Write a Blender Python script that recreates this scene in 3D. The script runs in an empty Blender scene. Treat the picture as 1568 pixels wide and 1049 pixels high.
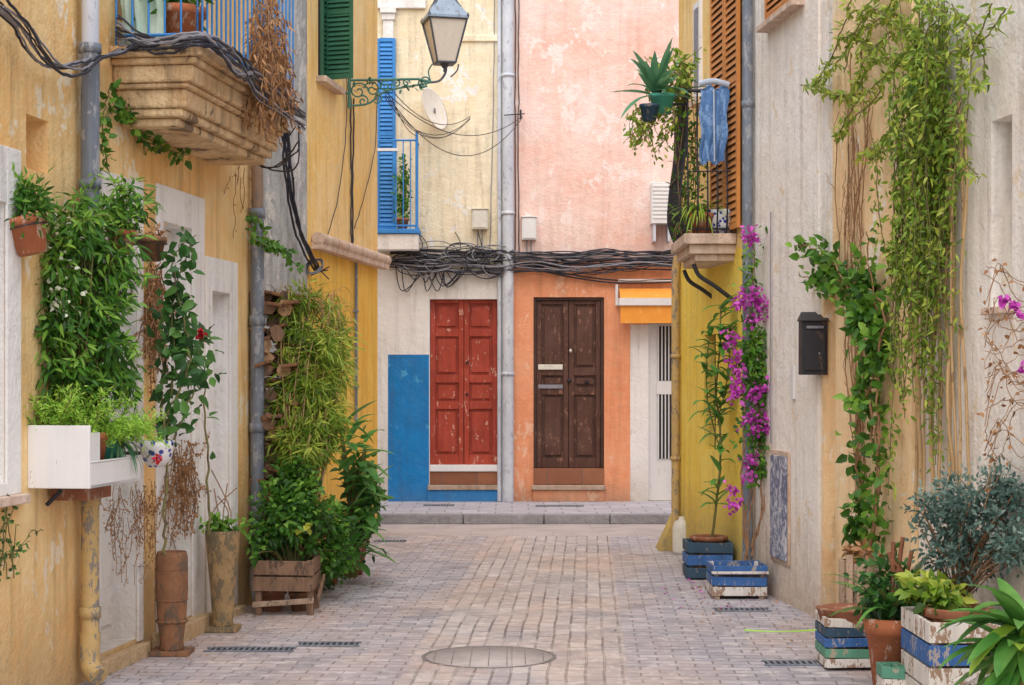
import bpy, math, random
import numpy as np
from mathutils import Vector, Matrix
random.seed(7); rng=np.random.default_rng(7)
F=2600.0; CX=784.0; H=580.0; CH=1.7
scene=bpy.context.scene
def V(u,v,d): return Vector(((u-CX)/F*d, d, CH-(v-H)/F*d))
def U(a,b): return random.uniform(a,b)
# ---------------------------------------------------------------- materials
def newmat(name):
    m=bpy.data.materials.new(name); m.use_nodes=True
    nt=m.node_tree; b=nt.nodes['Principled BSDF']; return m,nt,b
def nd(nt,t,ins=None,**kw):
    n=nt.nodes.new(t)
    for k,v in kw.items(): setattr(n,k,v)
    if ins:
        for k,v in ins.items():
            if isinstance(v,bpy.types.NodeSocket): nt.links.new(v,n.inputs[k])
            else: n.inputs[k].default_value=v
    return n
def c4(c): return (c[0],c[1],c[2],1)
def ramp(nt,fac,stops):
    r=nt.nodes.new('ShaderNodeValToRGB'); nt.links.new(fac,r.inputs[0])
    e=r.color_ramp.elements
    while len(e)<len(stops): e.new(0.5)
    for i,(p,c) in enumerate(stops):
        e[i].position=p; e[i].color=c4(c) if not isinstance(c,(int,float)) else (c,c,c,1)
    return r.outputs[0]
def mix(nt,fac,a,b,mode='MIX'):
    n=nt.nodes.new('ShaderNodeMix'); n.data_type='RGBA'; n.blend_type=mode
    for i,v in ((0,fac),(6,a),(7,b)):
        if isinstance(v,bpy.types.NodeSocket): nt.links.new(v,n.inputs[i])
        else: n.inputs[i].default_value = v if i==0 else c4(v)
    return n.outputs[2]
def noise(nt,vec,scale,detail=6,rough=.6,dist=0):
    n=nd(nt,'ShaderNodeTexNoise',{'Vector':vec,'Scale':scale,'Detail':min(detail,4.0),'Roughness':rough,'Distortion':dist}); return n.outputs[0]
def mapping(nt,vec,scale=(1,1,1),rot=(0,0,0),loc=(0,0,0)):
    return nd(nt,'ShaderNodeMapping',{'Vector':vec,'Scale':scale,'Rotation':rot,'Location':loc}).outputs[0]
def math_(nt,op,a,b=0.0):
    n=nt.nodes.new('ShaderNodeMath'); n.operation=op
    for i,v in enumerate((a,b)):
        if isinstance(v,bpy.types.NodeSocket): nt.links.new(v,n.inputs[i])
        else: n.inputs[i].default_value=v
    return n.outputs[0]
def bump(nt,b,h,strength,dist=.01):
    n=nd(nt,'ShaderNodeBump',{'Height':h,'Strength':strength,'Distance':dist}); nt.links.new(n.outputs[0],b.inputs['Normal'])
def plaster(name,base,alt,dirt=(.25,.2,.15),blotch=1.1,streak=.45,dirt_h=.8,bmp=.5,patch=None,patch_t=.66,seed=0,grime=.35,gcol=(.30,.24,.18)):
    m,nt,b=newmat(name); tc0=nd(nt,'ShaderNodeTexCoord').outputs['Object']
    tc=mapping(nt,tc0,loc=(seed*3.1,seed*1.7,seed))
    n1=noise(nt,tc,blotch,8,.7,.4)
    col=mix(nt,ramp(nt,n1,[(.38,0),(.64,1)]),base,alt)
    st=noise(nt,mapping(nt,tc,(7,7,.5)),1.3,6,.68)
    dk=tuple(x*.55 for x in alt)
    col=mix(nt,math_(nt,'MULTIPLY',ramp(nt,st,[(.48,0),(.74,1)]),streak),col,dk)
    fine=noise(nt,tc,11,6,.78)
    col=mix(nt,math_(nt,'MULTIPLY',ramp(nt,fine,[(.5,0),(.68,1)]),.45),col,tuple(min(.93,x*1.12+.03) for x in base))
    if patch:
        pn=noise(nt,mapping(nt,tc,(1,1,.8)),2.3,9,.78,.3)
        col=mix(nt,ramp(nt,pn,[(patch_t,0),(patch_t+.03,1)]),col,patch)
    # grime: where blotch noise and fine noise coincide
    gr=math_(nt,'MULTIPLY',ramp(nt,math_(nt,'MULTIPLY',st,fine),[(.27,0),(.40,1)]),grime)
    col=mix(nt,gr,col,gcol)
    z=nd(nt,'ShaderNodeSeparateXYZ',{0:tc0}).outputs[2]
    g=nd(nt,'ShaderNodeMapRange',{0:z,1:0.0,2:dirt_h,3:1.0,4:0.0}).outputs[0]
    dn=math_(nt,'MULTIPLY',math_(nt,'POWER',g,1.2),math_(nt,'ADD',math_(nt,'MULTIPLY',fine,1.2),.15))
    col=mix(nt,dn,col,dirt)
    nt.links.new(col,b.inputs['Base Color']); b.inputs['Roughness'].default_value=.92
    b.inputs['Specular IOR Level'].default_value=.2
    h=math_(nt,'ADD',math_(nt,'MULTIPLY',noise(nt,tc,5,3,.6),1.8),math_(nt,'MULTIPLY',noise(nt,tc,42,3,.7),.6))
    bump(nt,b,h,bmp*1.2,.022)
    return m
def painted(name,col,wear=(.35,.25,.18),amt=.64,rough=.55,grain=True,var=.75,bmp=.3):
    m,nt,b=newmat(name); tc=nd(nt,'ShaderNodeTexCoord').outputs['Object']
    g=noise(nt,mapping(nt,tc,(22,22,1.6) if grain else (6,6,6)),1.5,8,.7)
    c=mix(nt,ramp(nt,g,[(.3,0),(.75,1)]),col,tuple(x*var for x in col))
    if grain:
        fd=noise(nt,tc,2.6,3,.7); c=mix(nt,math_(nt,'MULTIPLY',ramp(nt,fd,[(.42,0),(.66,1)]),.35),c,tuple(min(.9,x*1.35+.035) for x in col))
    w=noise(nt,mapping(nt,tc,(5,5,2.2)),3.1,10,.8)
    c=mix(nt,ramp(nt,w,[(amt,0),(amt+.03,1)]),c,wear)
    nt.links.new(c,b.inputs['Base Color']); b.inputs['Roughness'].default_value=rough
    if bmp: bump(nt,b,g,bmp,.006)
    return m
def leafmat(name,dark,mid,light,attr=True,transl=.25,rough=.42):
    m,nt,b=newmat(name)
    if attr: f=nd(nt,'ShaderNodeAttribute',attribute_name='var').outputs['Fac']
    else: f=noise(nt,nd(nt,'ShaderNodeTexCoord').outputs['Object'],6,2)
    c=ramp(nt,f,[(.05,dark),(.5,mid),(.95,light)])
    nt.links.new(c,b.inputs['Base Color']); b.inputs['Roughness'].default_value=rough
    b.inputs['Specular IOR Level'].default_value=.35
    t=nd(nt,'ShaderNodeBsdfTranslucent',{'Color':mix(nt,.5,c,light)})
    ms=nd(nt,'ShaderNodeMixShader',{0:transl,1:b.outputs[0],2:t.outputs[0]})
    nt.links.new(ms.outputs[0],nt.nodes['Material Output'].inputs[0]); return m
def pavers():
    m,nt,b=newmat('pavers'); tc=nd(nt,'ShaderNodeTexCoord').outputs['Object']
    r=mapping(nt,tc,rot=(0,0,.045))
    wob=nd(nt,'ShaderNodeTexNoise',{'Vector':r,'Scale':1.6,'Detail':3.0}).outputs['Color']
    vm=nt.nodes.new('ShaderNodeVectorMath'); vm.operation='SCALE'; nt.links.new(wob,vm.inputs[0]); vm.inputs['Scale'].default_value=.03
    va=nt.nodes.new('ShaderNodeVectorMath'); va.operation='ADD'; nt.links.new(r,va.inputs[0]); nt.links.new(vm.outputs[0],va.inputs[1])
    p=va.outputs[0]
    def br(vec,mo,c1,c2,ms,w,h):
        return nd(nt,'ShaderNodeTexBrick',{'Vector':vec,'Scale':1.0,'Mortar Size':ms,'Mortar Smooth':.5,'Bias':0.0,'Brick Width':w,'Row Height':h,'Color1':c4(c1),'Color2':c4(c2),'Mortar':c4(mo)})
    jn=ramp(nt,noise(nt,p,1.5,4,.7),[(.42,(.17,.15,.155)),(.6,(.52,.48,.46))])
    A=br(p,(.24,.22,.23),(.53,.50,.53),(.35,.34,.39),.007,.215,.108)
    B=br(mapping(nt,p,rot=(0,0,math.pi/2)),(.27,.22,.20),(.60,.54,.52),(.44,.39,.39),.009,.215,.108)
    nt.links.new(jn,B.inputs['Mortar'])
    x=nd(nt,'ShaderNodeSeparateXYZ',{0:r}).outputs[0]
    msk=math_(nt,'LESS_THAN',math_(nt,'ABSOLUTE',math_(nt,'ADD',x,.42)),.648)
    col=mix(nt,msk,A.outputs[0],B.outputs[0]); fac=mix(nt,msk,A.outputs[1],B.outputs[1])
    tan=ramp(nt,noise(nt,mapping(nt,p,(1,.4,1)),.75,7,.65,.3),[(.45,0),(.62,1)])
    col=mix(nt,math_(nt,'MULTIPLY',tan,.45),col,(.62,.42,.30))
    st=ramp(nt,noise(nt,p,2.0,9,.78),[(.48,0),(.66,1)])
    col=mix(nt,math_(nt,'MULTIPLY',st,.55),col,(.24,.22,.23))
    big=ramp(nt,noise(nt,mapping(nt,p,(1,.35,1),loc=(4,2,0)),.9,4,.7),[(.5,0),(.7,1)])
    col=mix(nt,math_(nt,'MULTIPLY',big,.35),col,(.30,.30,.35))
    lt=ramp(nt,noise(nt,mapping(nt,p,loc=(9,3,1)),7,9,.82),[(.53,0),(.64,1)])
    col=mix(nt,math_(nt,'MULTIPLY',lt,.5),col,(.76,.71,.69))
    nt.links.new(col,b.inputs['Base Color']); b.inputs['Roughness'].default_value=.78
    inv=math_(nt,'SUBTRACT',1.0,fac)
    h=math_(nt,'ADD',inv,math_(nt,'MULTIPLY',noise(nt,p,22,4,.75),.8))
    bump(nt,b,h,.7,.012); return m
def slabs(name,c1,c2,mo,w,h_,ms=.012):
    m,nt,b=newmat(name); tc=nd(nt,'ShaderNodeTexCoord').outputs['Object']
    n=nd(nt,'ShaderNodeTexBrick',{'Vector':tc,'Scale':1.0,'Mortar Size':ms,'Mortar Smooth':.3,'Brick Width':w,'Row Height':h_,'Color1':c4(c1),'Color2':c4(c2),'Mortar':c4(mo)})
    col=mix(nt,math_(nt,'MULTIPLY',ramp(nt,noise(nt,tc,2.2,9,.78),[(.45,0),(.66,1)]),.6),n.outputs[0],tuple(x*.6 for x in c1))
    nt.links.new(col,b.inputs['Base Color']); b.inputs['Roughness'].default_value=.85
    bump(nt,b,math_(nt,'SUBTRACT',math_(nt,'MULTIPLY',noise(nt,tc,25,4,.7),.5),n.outputs[1]),.5,.01); return m

M={}
M['yel']=plaster('ochre_plaster',(.92,.67,.34),(.86,.50,.18),dirt=(.42,.28,.15),seed=1,streak=.5,patch=(.90,.77,.56),patch_t=.60,gcol=(.40,.25,.12))
M['yel2']=plaster('golden_plaster',(.93,.69,.34),(.90,.58,.19),seed=2,streak=.4,gcol=(.45,.30,.14))
M['gold']=plaster('deep_golden_plaster',(.92,.60,.13),(.88,.50,.08),seed=22,streak=.42,dirt=(.5,.3,.1),gcol=(.42,.27,.10))
M['lemon']=plaster('lemon_plaster',(.93,.73,.16),(.91,.63,.09),seed=3,streak=.35,gcol=(.45,.32,.12))
M['cream']=plaster('cream_plaster',(.90,.82,.63),(.86,.73,.50),seed=4,streak=.42,patch=(.87,.84,.78),patch_t=.6,grime=.4)
M['peach']=plaster('peach_plaster',(.92,.72,.44),(.90,.60,.32),dirt=(.5,.37,.24),seed=5,streak=.42,patch=(.90,.80,.64),patch_t=.58,gcol=(.45,.32,.2))
M['white']=plaster('white_plaster',(.90,.86,.80),(.85,.77,.67),dirt=(.5,.38,.28),seed=6,streak=.40,patch=(.80,.68,.52),patch_t=.61,gcol=(.42,.33,.25))
M['white2']=plaster('whitewash',(.88,.87,.85),(.83,.80,.77),dirt=(.5,.42,.34),seed=7,streak=.36,patch=(.70,.64,.56),patch_t=.65,gcol=(.42,.35,.28))
M['pink']=plaster('pink_plaster',(.90,.69,.62),(.87,.53,.43),seed=8,blotch=.9,streak=.22,patch=(.91,.75,.69),patch_t=.57,grime=.25,gcol=(.60,.34,.26))
M['coral']=plaster('coral_plaster',(.87,.41,.23),(.82,.32,.16),seed=9,streak=.3,dirt_h=.45,patch=(.88,.52,.35),patch_t=.59,gcol=(.42,.2,.12))
M['gray']=plaster('grey_render',(.54,.55,.54),(.36,.38,.38),seed=10,streak=.6,bmp=.9,patch=(.66,.65,.62),patch_t=.57)
M['blue']=plaster('blue_dado',(.02,.25,.62),(.03,.19,.48),dirt=(.1,.22,.4),seed=11,dirt_h=.4,streak=.25,patch=(.08,.36,.66),patch_t=.59,gcol=(.1,.15,.25))
M['stone']=plaster('sandstone',(.82,.61,.36),(.62,.39,.20),dirt=(.5,.36,.22),seed=12,blotch=4,streak=.8,bmp=1.0,patch=(.26,.18,.12),patch_t=.565,grime=.6)
M['stone2']=plaster('pale_stone',(.74,.59,.48),(.60,.42,.31),seed=13,blotch=3,streak=.6,bmp=.7,grime=.5)
M['red']=painted('red_paint',(.43,.048,.018),(.64,.36,.27),.61,var=.55)
M['brown']=painted('brown_wood',(.10,.036,.020),(.26,.13,.085),.59,var=.5)
M['brown2']=painted('brown_frame',(.055,.024,.015),(.2,.1,.07),.62)
M['orange_wood']=painted('varnished_wood',(.66,.26,.06),(.36,.13,.04),.62)
M['wood']=painted('weathered_wood',(.26,.15,.09),(.1,.06,.04),.57,.8,bmp=.8,var=.4)
M['wood2']=painted('grey_wood',(.46,.33,.23),(.16,.11,.08),.57,.8,bmp=.8,var=.45)
M['bark']=painted('bark',(.27,.13,.06),(.1,.06,.04),.56,.9,grain=False,bmp=1)
M['logend']=painted('log_end',(.52,.31,.16),(.25,.15,.08),.53,.85,grain=False)
M['greenp']=painted('green_paint',(.018,.12,.06),(.05,.16,.1),.66)
M['bluep']=painted('blue_paint',(.03,.25,.68),(.3,.45,.6),.66)
M['cratewhite']=painted('white_crate_paint',(.74,.70,.64),(.32,.21,.14),.54,.7,var=.72)
M['crateblue']=painted('blue_crate_paint',(.035,.14,.40),(.36,.32,.30),.57,.7,var=.55)
M['cratedk']=painted('dark_crate_paint',(.025,.07,.12),(.27,.2,.15),.58,.7)
M['crategreen']=painted('green_crate_paint',(.10,.30,.20),(.4,.35,.25),.57,.7)
M['whitep']=painted('white_paint',(.84,.84,.85),(.58,.52,.45),.64,.5,var=.92)
M['cloth_w']=painted('shade_cloth',(.66,.80,.68),(.50,.68,.55),.5,.9,grain=False)
M['pipe']=painted('grey_pipe',(.19,.22,.27),(.32,.33,.35),.55,.5,grain=True,var=.6)
M['pipelt']=painted('light_pipe',(.60,.64,.72),(.40,.41,.46),.58,.5,var=.8)
M['pipeyel']=painted('ochre_pipe',(.62,.43,.18),(.25,.22,.19),.53,.7,grain=False)
M['pipebr']=painted('brown_pipe',(.30,.20,.14),(.2,.16,.13),.54,.7,grain=False)
M['rust']=painted('rusty_clay',(.33,.15,.07),(.14,.09,.06),.51,.8,grain=False,bmp=.9,var=.5)
M['urn']=painted('mossy_clay',(.46,.30,.14),(.18,.14,.08),.51,.8,grain=False,bmp=.9,var=.5)
M['terra']=painted('terracotta',(.52,.17,.07),(.62,.42,.32),.56,.85,grain=False,var=.65)
M['terradk']=painted('dark_terracotta',(.32,.12,.06),(.42,.28,.2),.57,.85,grain=False,var=.6)
M['teal']=painted('teal_glaze',(.08,.44,.32),(.2,.5,.42),.63,.35,grain=False)
M['soil']=painted('soil',(.07,.045,.03),(.12,.08,.05),.5,1,grain=False,bmp=1)
M['iron']=painted('black_iron',(.022,.022,.03),(.10,.06,.04),.62,.5,grain=False,bmp=0)
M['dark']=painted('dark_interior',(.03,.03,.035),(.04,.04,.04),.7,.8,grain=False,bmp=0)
M['cable']=painted('cable_rubber',(.03,.03,.045),(.08,.08,.10),.6,.6,grain=False,bmp=0)
M['cablegr']=painted('grey_cable',(.28,.28,.32),(.15,.15,.17),.6,.6,grain=False,bmp=0)
M['orangefab']=painted('orange_canvas',(.90,.36,.05),(.88,.42,.10),.6,.85,grain=False,var=.9)
M['jeans']=painted('blue_denim',(.10,.22,.46),(.20,.35,.60),.52,.95,grain=False)
M['jeansl']=painted('pale_denim',(.50,.60,.72),(.55,.6,.7),.55,.95,grain=False)
M['plastic']=painted('cream_plastic',(.78,.75,.66),(.6,.55,.45),.64,.4,grain=False)
M['plasticw']=painted('white_plastic',(.78,.78,.78),(.64,.62,.60),.62,.4,grain=False,var=.93)
M['dish']=painted('pale_dish',(.80,.74,.66),(.72,.64,.52),.55,.6,grain=False,var=.93)
M['tile']=slabs('brown_tile',(.38,.16,.08),(.28,.11,.06),(.22,.12,.09),.45,.5)
M['lampglass']=painted('frosted_glass',(.72,.64,.54),(.62,.56,.48),.58,.25,grain=False,var=.93)
M['copper']=painted('verdigris_iron',(.07,.22,.17),(.2,.15,.10),.58,.5,grain=False,bmp=0)
M['lampmetal']=painted('lantern_metal',(.08,.09,.12),(.20,.18,.18),.60,.4,grain=False,bmp=0)
M['lamproof']=painted('lantern_roof',(.28,.36,.46),(.16,.17,.20),.58,.3,grain=False)
M['linepaint']=painted('green_line_paint',(.45,.80,.12),(.3,.6,.1),.7,.5,grain=False,bmp=0)
M['straw']=painted('dry_stem',(.38,.21,.11),(.2,.12,.07),.55,.9,grain=False,bmp=0)
M['stem']=painted('green_stem',(.20,.19,.06),(.12,.08,.05),.55,.8,grain=False,bmp=0)
M['cane']=painted('cane',(.55,.36,.17),(.28,.17,.08),.58,.6,grain=True,bmp=0)
M['castiron']=painted('cast_iron',(.22,.20,.20),(.36,.30,.26),.55,.6,grain=False,bmp=.5)
M['lf']=leafmat('leaf_green',(.014,.055,.009),(.060,.20,.020),(.25,.47,.06))
M['lfd']=leafmat('leaf_dark',(.012,.045,.014),(.040,.14,.030),(.15,.33,.07))
M['lfy']=leafmat('leaf_yellowgreen',(.035,.10,.008),(.19,.33,.03),(.55,.60,.10))
M['lfb']=leafmat('leaf_blue',(.03,.07,.06),(.10,.19,.16),(.32,.43,.37))
M['lfern']=leafmat('leaf_fern',(.08,.22,.015),(.24,.50,.04),(.50,.74,.12))
M['dry']=leafmat('leaf_dry',(.14,.06,.02),(.36,.17,.06),(.58,.34,.16),transl=.15)
M['mag']=leafmat('bract_magenta',(.32,.02,.26),(.55,.05,.48),(.80,.18,.70))
M['redfl']=leafmat('petal_red',(.4,.01,.02),(.55,.02,.04),(.7,.06,.08))
M['whfl']=leafmat('petal_white',(.55,.6,.4),(.75,.78,.6),(.85,.85,.75))
M['blade']=leafmat('blade_green',(.03,.14,.03),(.09,.28,.05),(.28,.52,.12),attr=False)
M['bladeblue']=leafmat('blade_agave',(.03,.15,.08),(.10,.30,.16),(.30,.52,.28),attr=False)
M['bladey']=leafmat('blade_yellow',(.10,.24,.02),(.28,.46,.05),(.65,.66,.16),attr=False)
M['bladered']=leafmat('blade_red',(.12,.03,.02),(.08,.14,.04),(.15,.28,.06),attr=False)
M['pav']=pavers()
M['road']=slabs('cross_street_paving',(.50,.44,.43),(.46,.41,.40),(.40,.35,.34),.9,.9,.006)
M['side']=slabs('pavement_slabs',(.54,.53,.58),(.44,.43,.48),(.28,.27,.29),.4,.3)
M['kerb']=plaster('kerb_stone',(.52,.52,.55),(.28,.29,.33),seed=14,blotch=6,dirt=(.3,.3,.32),bmp=1,grime=.6)
M['ground']=plaster('earth',(.32,.27,.22),(.25,.21,.17),seed=15,dirt=(.3,.25,.2))
def talavera():
    m,nt,b=newmat('blue_white_ceramic'); tc=nd(nt,'ShaderNodeTexCoord').outputs['Object']
    v=nd(nt,'ShaderNodeTexVoronoi',{'Vector':tc,'Scale':26.0}).outputs[0]
    nt.links.new(ramp(nt,v,[(.30,(.03,.06,.35)),(.42,(.78,.78,.78))]),b.inputs['Base Color']); b.inputs['Roughness'].default_value=.2; return m
M['tal']=talavera()
def mosaic():
    m,nt,b=newmat('slate_door_panel'); tc=nd(nt,'ShaderNodeTexCoord').outputs['Object']
    v=noise(nt,tc,9,6,.7,1.5)
    nt.links.new(ramp(nt,v,[(.42,(.12,.15,.24)),(.52,(.28,.32,.44)),(.6,(.6,.6,.64))]),b.inputs['Base Color']); b.inputs['Roughness'].default_value=.5; return m
M['mos']=mosaic()
# ---------------------------------------------------------------- mesh builder
class MB:
    def __init__(s): s.v=[];s.f=[];s.m=[];s.sm=[];s.ml=[]
    def mi(s,k):
        if k not in s.ml: s.ml.append(k)
        return s.ml.index(k)
    def add(s,vs,fs,mat,smooth=False):
        o=len(s.v); s.v+= [tuple(x) for x in vs]; i=s.mi(mat)
        for f in fs: s.f.append(tuple(a+o for a in f)); s.m.append(i); s.sm.append(smooth)
    def obox(s,o,a,b,c,mat):
        o,a,b,c=map(Vector,(o,a,b,c))
        if a.cross(b).dot(c)<0: a,b=b,a
        vs=[o,o+a,o+a+b,o+b,o+c,o+a+c,o+a+b+c,o+b+c]
        s.add(vs,[(0,3,2,1),(4,5,6,7),(0,1,5,4),(1,2,6,5),(2,3,7,6),(3,0,4,7)],mat)
    def box(s,x0,x1,y0,y1,z0,z1,mat): s.obox((x0,y0,z0),(x1-x0,0,0),(0,y1-y0,0),(0,0,z1-z0),mat)
    def wbox(s,w,s0,s1,z0,z1,o0,o1,mat):
        p=w.P(s0,z0,o0); s.obox(p,w.P(s1,z0,o0)-p,w.P(s0,z0,o1)-p,Vector((0,0,z1-z0)),mat)
    def tube(s,path,r,mat,n=8,cap=True):
        path=[Vector(p) for p in path]; k=len(path); rs=r if isinstance(r,(list,tuple)) else [r]*k
        vs=[];fs=[]; up=None
        for i,p in enumerate(path):
            t=(path[min(i+1,k-1)]-path[max(i-1,0)])
            if t.length<1e-9: t=Vector((0,0,1))
            t.normalize()
            if up is None: up=Vector((0,1,0)) if abs(t.y)<.9 else Vector((1,0,0))
            a=(up-t*up.dot(t))
            if a.length<1e-6: a=t.orthogonal()
            a.normalize(); up=a; b=t.cross(a)
            for j in range(n):
                g=2*math.pi*j/n; vs.append(p+(a*math.cos(g)+b*math.sin(g))*rs[i])
        for i in range(k-1):
            for j in range(n): fs.append((i*n+j,i*n+(j+1)%n,(i+1)*n+(j+1)%n,(i+1)*n+j))
        s.add(vs,fs,mat,True)
        if cap: s.add([vs[j] for j in range(n)],[tuple(range(n))[::-1]],mat); s.add([vs[(k-1)*n+j] for j in range(n)],[tuple(range(n))],mat)
    def lathe(s,c,prof,mat,n=24,rot=0,smooth=True,M4=None,sq=1.0):
        vs=[];c=Vector(c)
        for r,z in prof:
            for j in range(n):
                g=2*math.pi*j/n+rot; p=Vector((r*math.cos(g)*sq,r*math.sin(g),z))
                if M4: p=M4@p
                vs.append(c+p)
        fs=[(i*n+j,i*n+(j+1)%n,(i+1)*n+(j+1)%n,(i+1)*n+j) for i in range(len(prof)-1) for j in range(n)]
        s.add(vs,fs,mat,smooth)
    def blade(s,base,dr,L,W,arch,mat,seg=7,taper=.35):
        dr=Vector(dr).normalized(); side=dr.cross(Vector((0,0,1)))
        if side.length<1e-3: side=Vector((1,0,0))
        side.normalize(); p=Vector(base); d=dr.copy(); vs=[]
        for i in range(seg+1):
            t=i/seg; w=W*.5*max(.02,math.sin(math.pi*(.12+.88*t)))**.75
            if t==1: w=.0006
            nn=side.cross(d).normalized()
            vs+= [p-side*w+nn*w*.3,p,p+side*w+nn*w*.3]
            d=(d+Vector((0,0,-arch/seg))).normalized(); p=p+d*(L/seg)
        fs=[]
        for i in range(seg):
            a=i*3; fs+=[(a,a+1,a+4,a+3),(a+1,a+2,a+5,a+4)]
        s.add(vs,fs,mat,True)
    def build(s,name,parent=None,bevel=0):
        me=bpy.data.meshes.new(name); me.from_pydata(s.v,[],s.f)
        for k in s.ml: me.materials.append(M[k])
        me.polygons.foreach_set('material_index',s.m); me.polygons.foreach_set('use_smooth',s.sm); me.update()
        o=bpy.data.objects.new(name,me); scene.collection.objects.link(o)
        if parent: o.parent=parent
        if bevel:
            b=o.modifiers.new('bevel','BEVEL'); b.width=bevel; b.segments=2; b.limit_method='ANGLE'; b.angle_limit=math.radians(50)
        return o
def grp(name):
    e=bpy.data.objects.new(name,None); scene.collection.objects.link(e); e.empty_display_size=.1; return e
class Wall:
    def __init__(s,p,q,side):
        s.p=Vector((p[0],p[1])); t=Vector((q[0]-p[0],q[1]-p[1])); s.len=t.length; s.t=t.normalized()
        n=Vector((-s.t.y,s.t.x)); s.n=n*side
    def du(s,u):
        r=Vector(((u-CX)/F,1)); cr=lambda a,b:a.x*b.y-a.y*b.x
        return cr(s.p,s.t)/cr(r,s.t)
    def su(s,u):
        d=s.du(u); r=Vector(((u-CX)/F*d,d)); return (r-s.p).dot(s.t)
    def z(s,u,v): return CH-(v-H)/F*s.du(u)
    def P(s,a,z,o=0):
        q=s.p+s.t*a+s.n*o; return Vector((q.x,q.y,z))
def facade(mb,w,s0,s1,z0,z1,holes,matfn,sb=(),zb=(),back=5.0,roof='stone2'):
    S=sorted(set([s0,s1]+[x for h in holes for x in h[:2]]+list(sb))); Z=sorted(set([z0,z1]+[x for h in holes for x in h[2:4]]+list(zb)))
    S=[x for x in S if s0<=x<=s1]; Z=[x for x in Z if z0<=x<=z1]
    up=w.t.to_3d().cross(Vector((0,0,1))).dot(w.n.to_3d())>0
    def q(a,b,c,d,m):
        mb.add([a,b,c,d],[(0,1,2,3)],m)
    for i in range(len(S)-1):
        for j in range(len(Z)-1):
            a,b=S[i],S[i+1]; c,d=Z[j],Z[j+1]; ms,mz=(a+b)/2,(c+d)/2
            if any(h[0]<ms<h[1] and h[2]<mz<h[3] for h in holes): continue
            vs=[w.P(a,c),w.P(b,c),w.P(b,d),w.P(a,d)]
            if not up: vs=vs[::-1]
            q(*vs,matfn(ms,mz))
    for h in holes:
        a,b,c,d,dep,rm,bm=h
        q(w.P(a,c),w.P(a,d),w.P(a,d,-dep),w.P(a,c,-dep),rm); q(w.P(b,c),w.P(b,c,-dep),w.P(b,d,-dep),w.P(b,d),rm)
        q(w.P(a,d),w.P(b,d),w.P(b,d,-dep),w.P(a,d,-dep),rm); q(w.P(a,c),w.P(a,c,-dep),w.P(b,c,-dep),w.P(b,c),rm)
        q(w.P(a,c,-dep),w.P(b,c,-dep),w.P(b,d,-dep),w.P(a,d,-dep),bm)
    em=matfn(s0+.01,z1-.1)
    q(w.P(s0,z0),w.P(s0,z1),w.P(s0,z1,-back),w.P(s0,z0,-back),em); em=matfn(s1-.01,z1-.1)
    q(w.P(s1,z0),w.P(s1,z0,-back),w.P(s1,z1,-back),w.P(s1,z1),em)
    q(w.P(s0,z0,-back),w.P(s1,z0,-back),w.P(s1,z1,-back),w.P(s0,z1,-back),em)
    q(w.P(s0,z1),w.P(s1,z1),w.P(s1,z1,-back),w.P(s0,z1,-back),roof)
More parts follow.
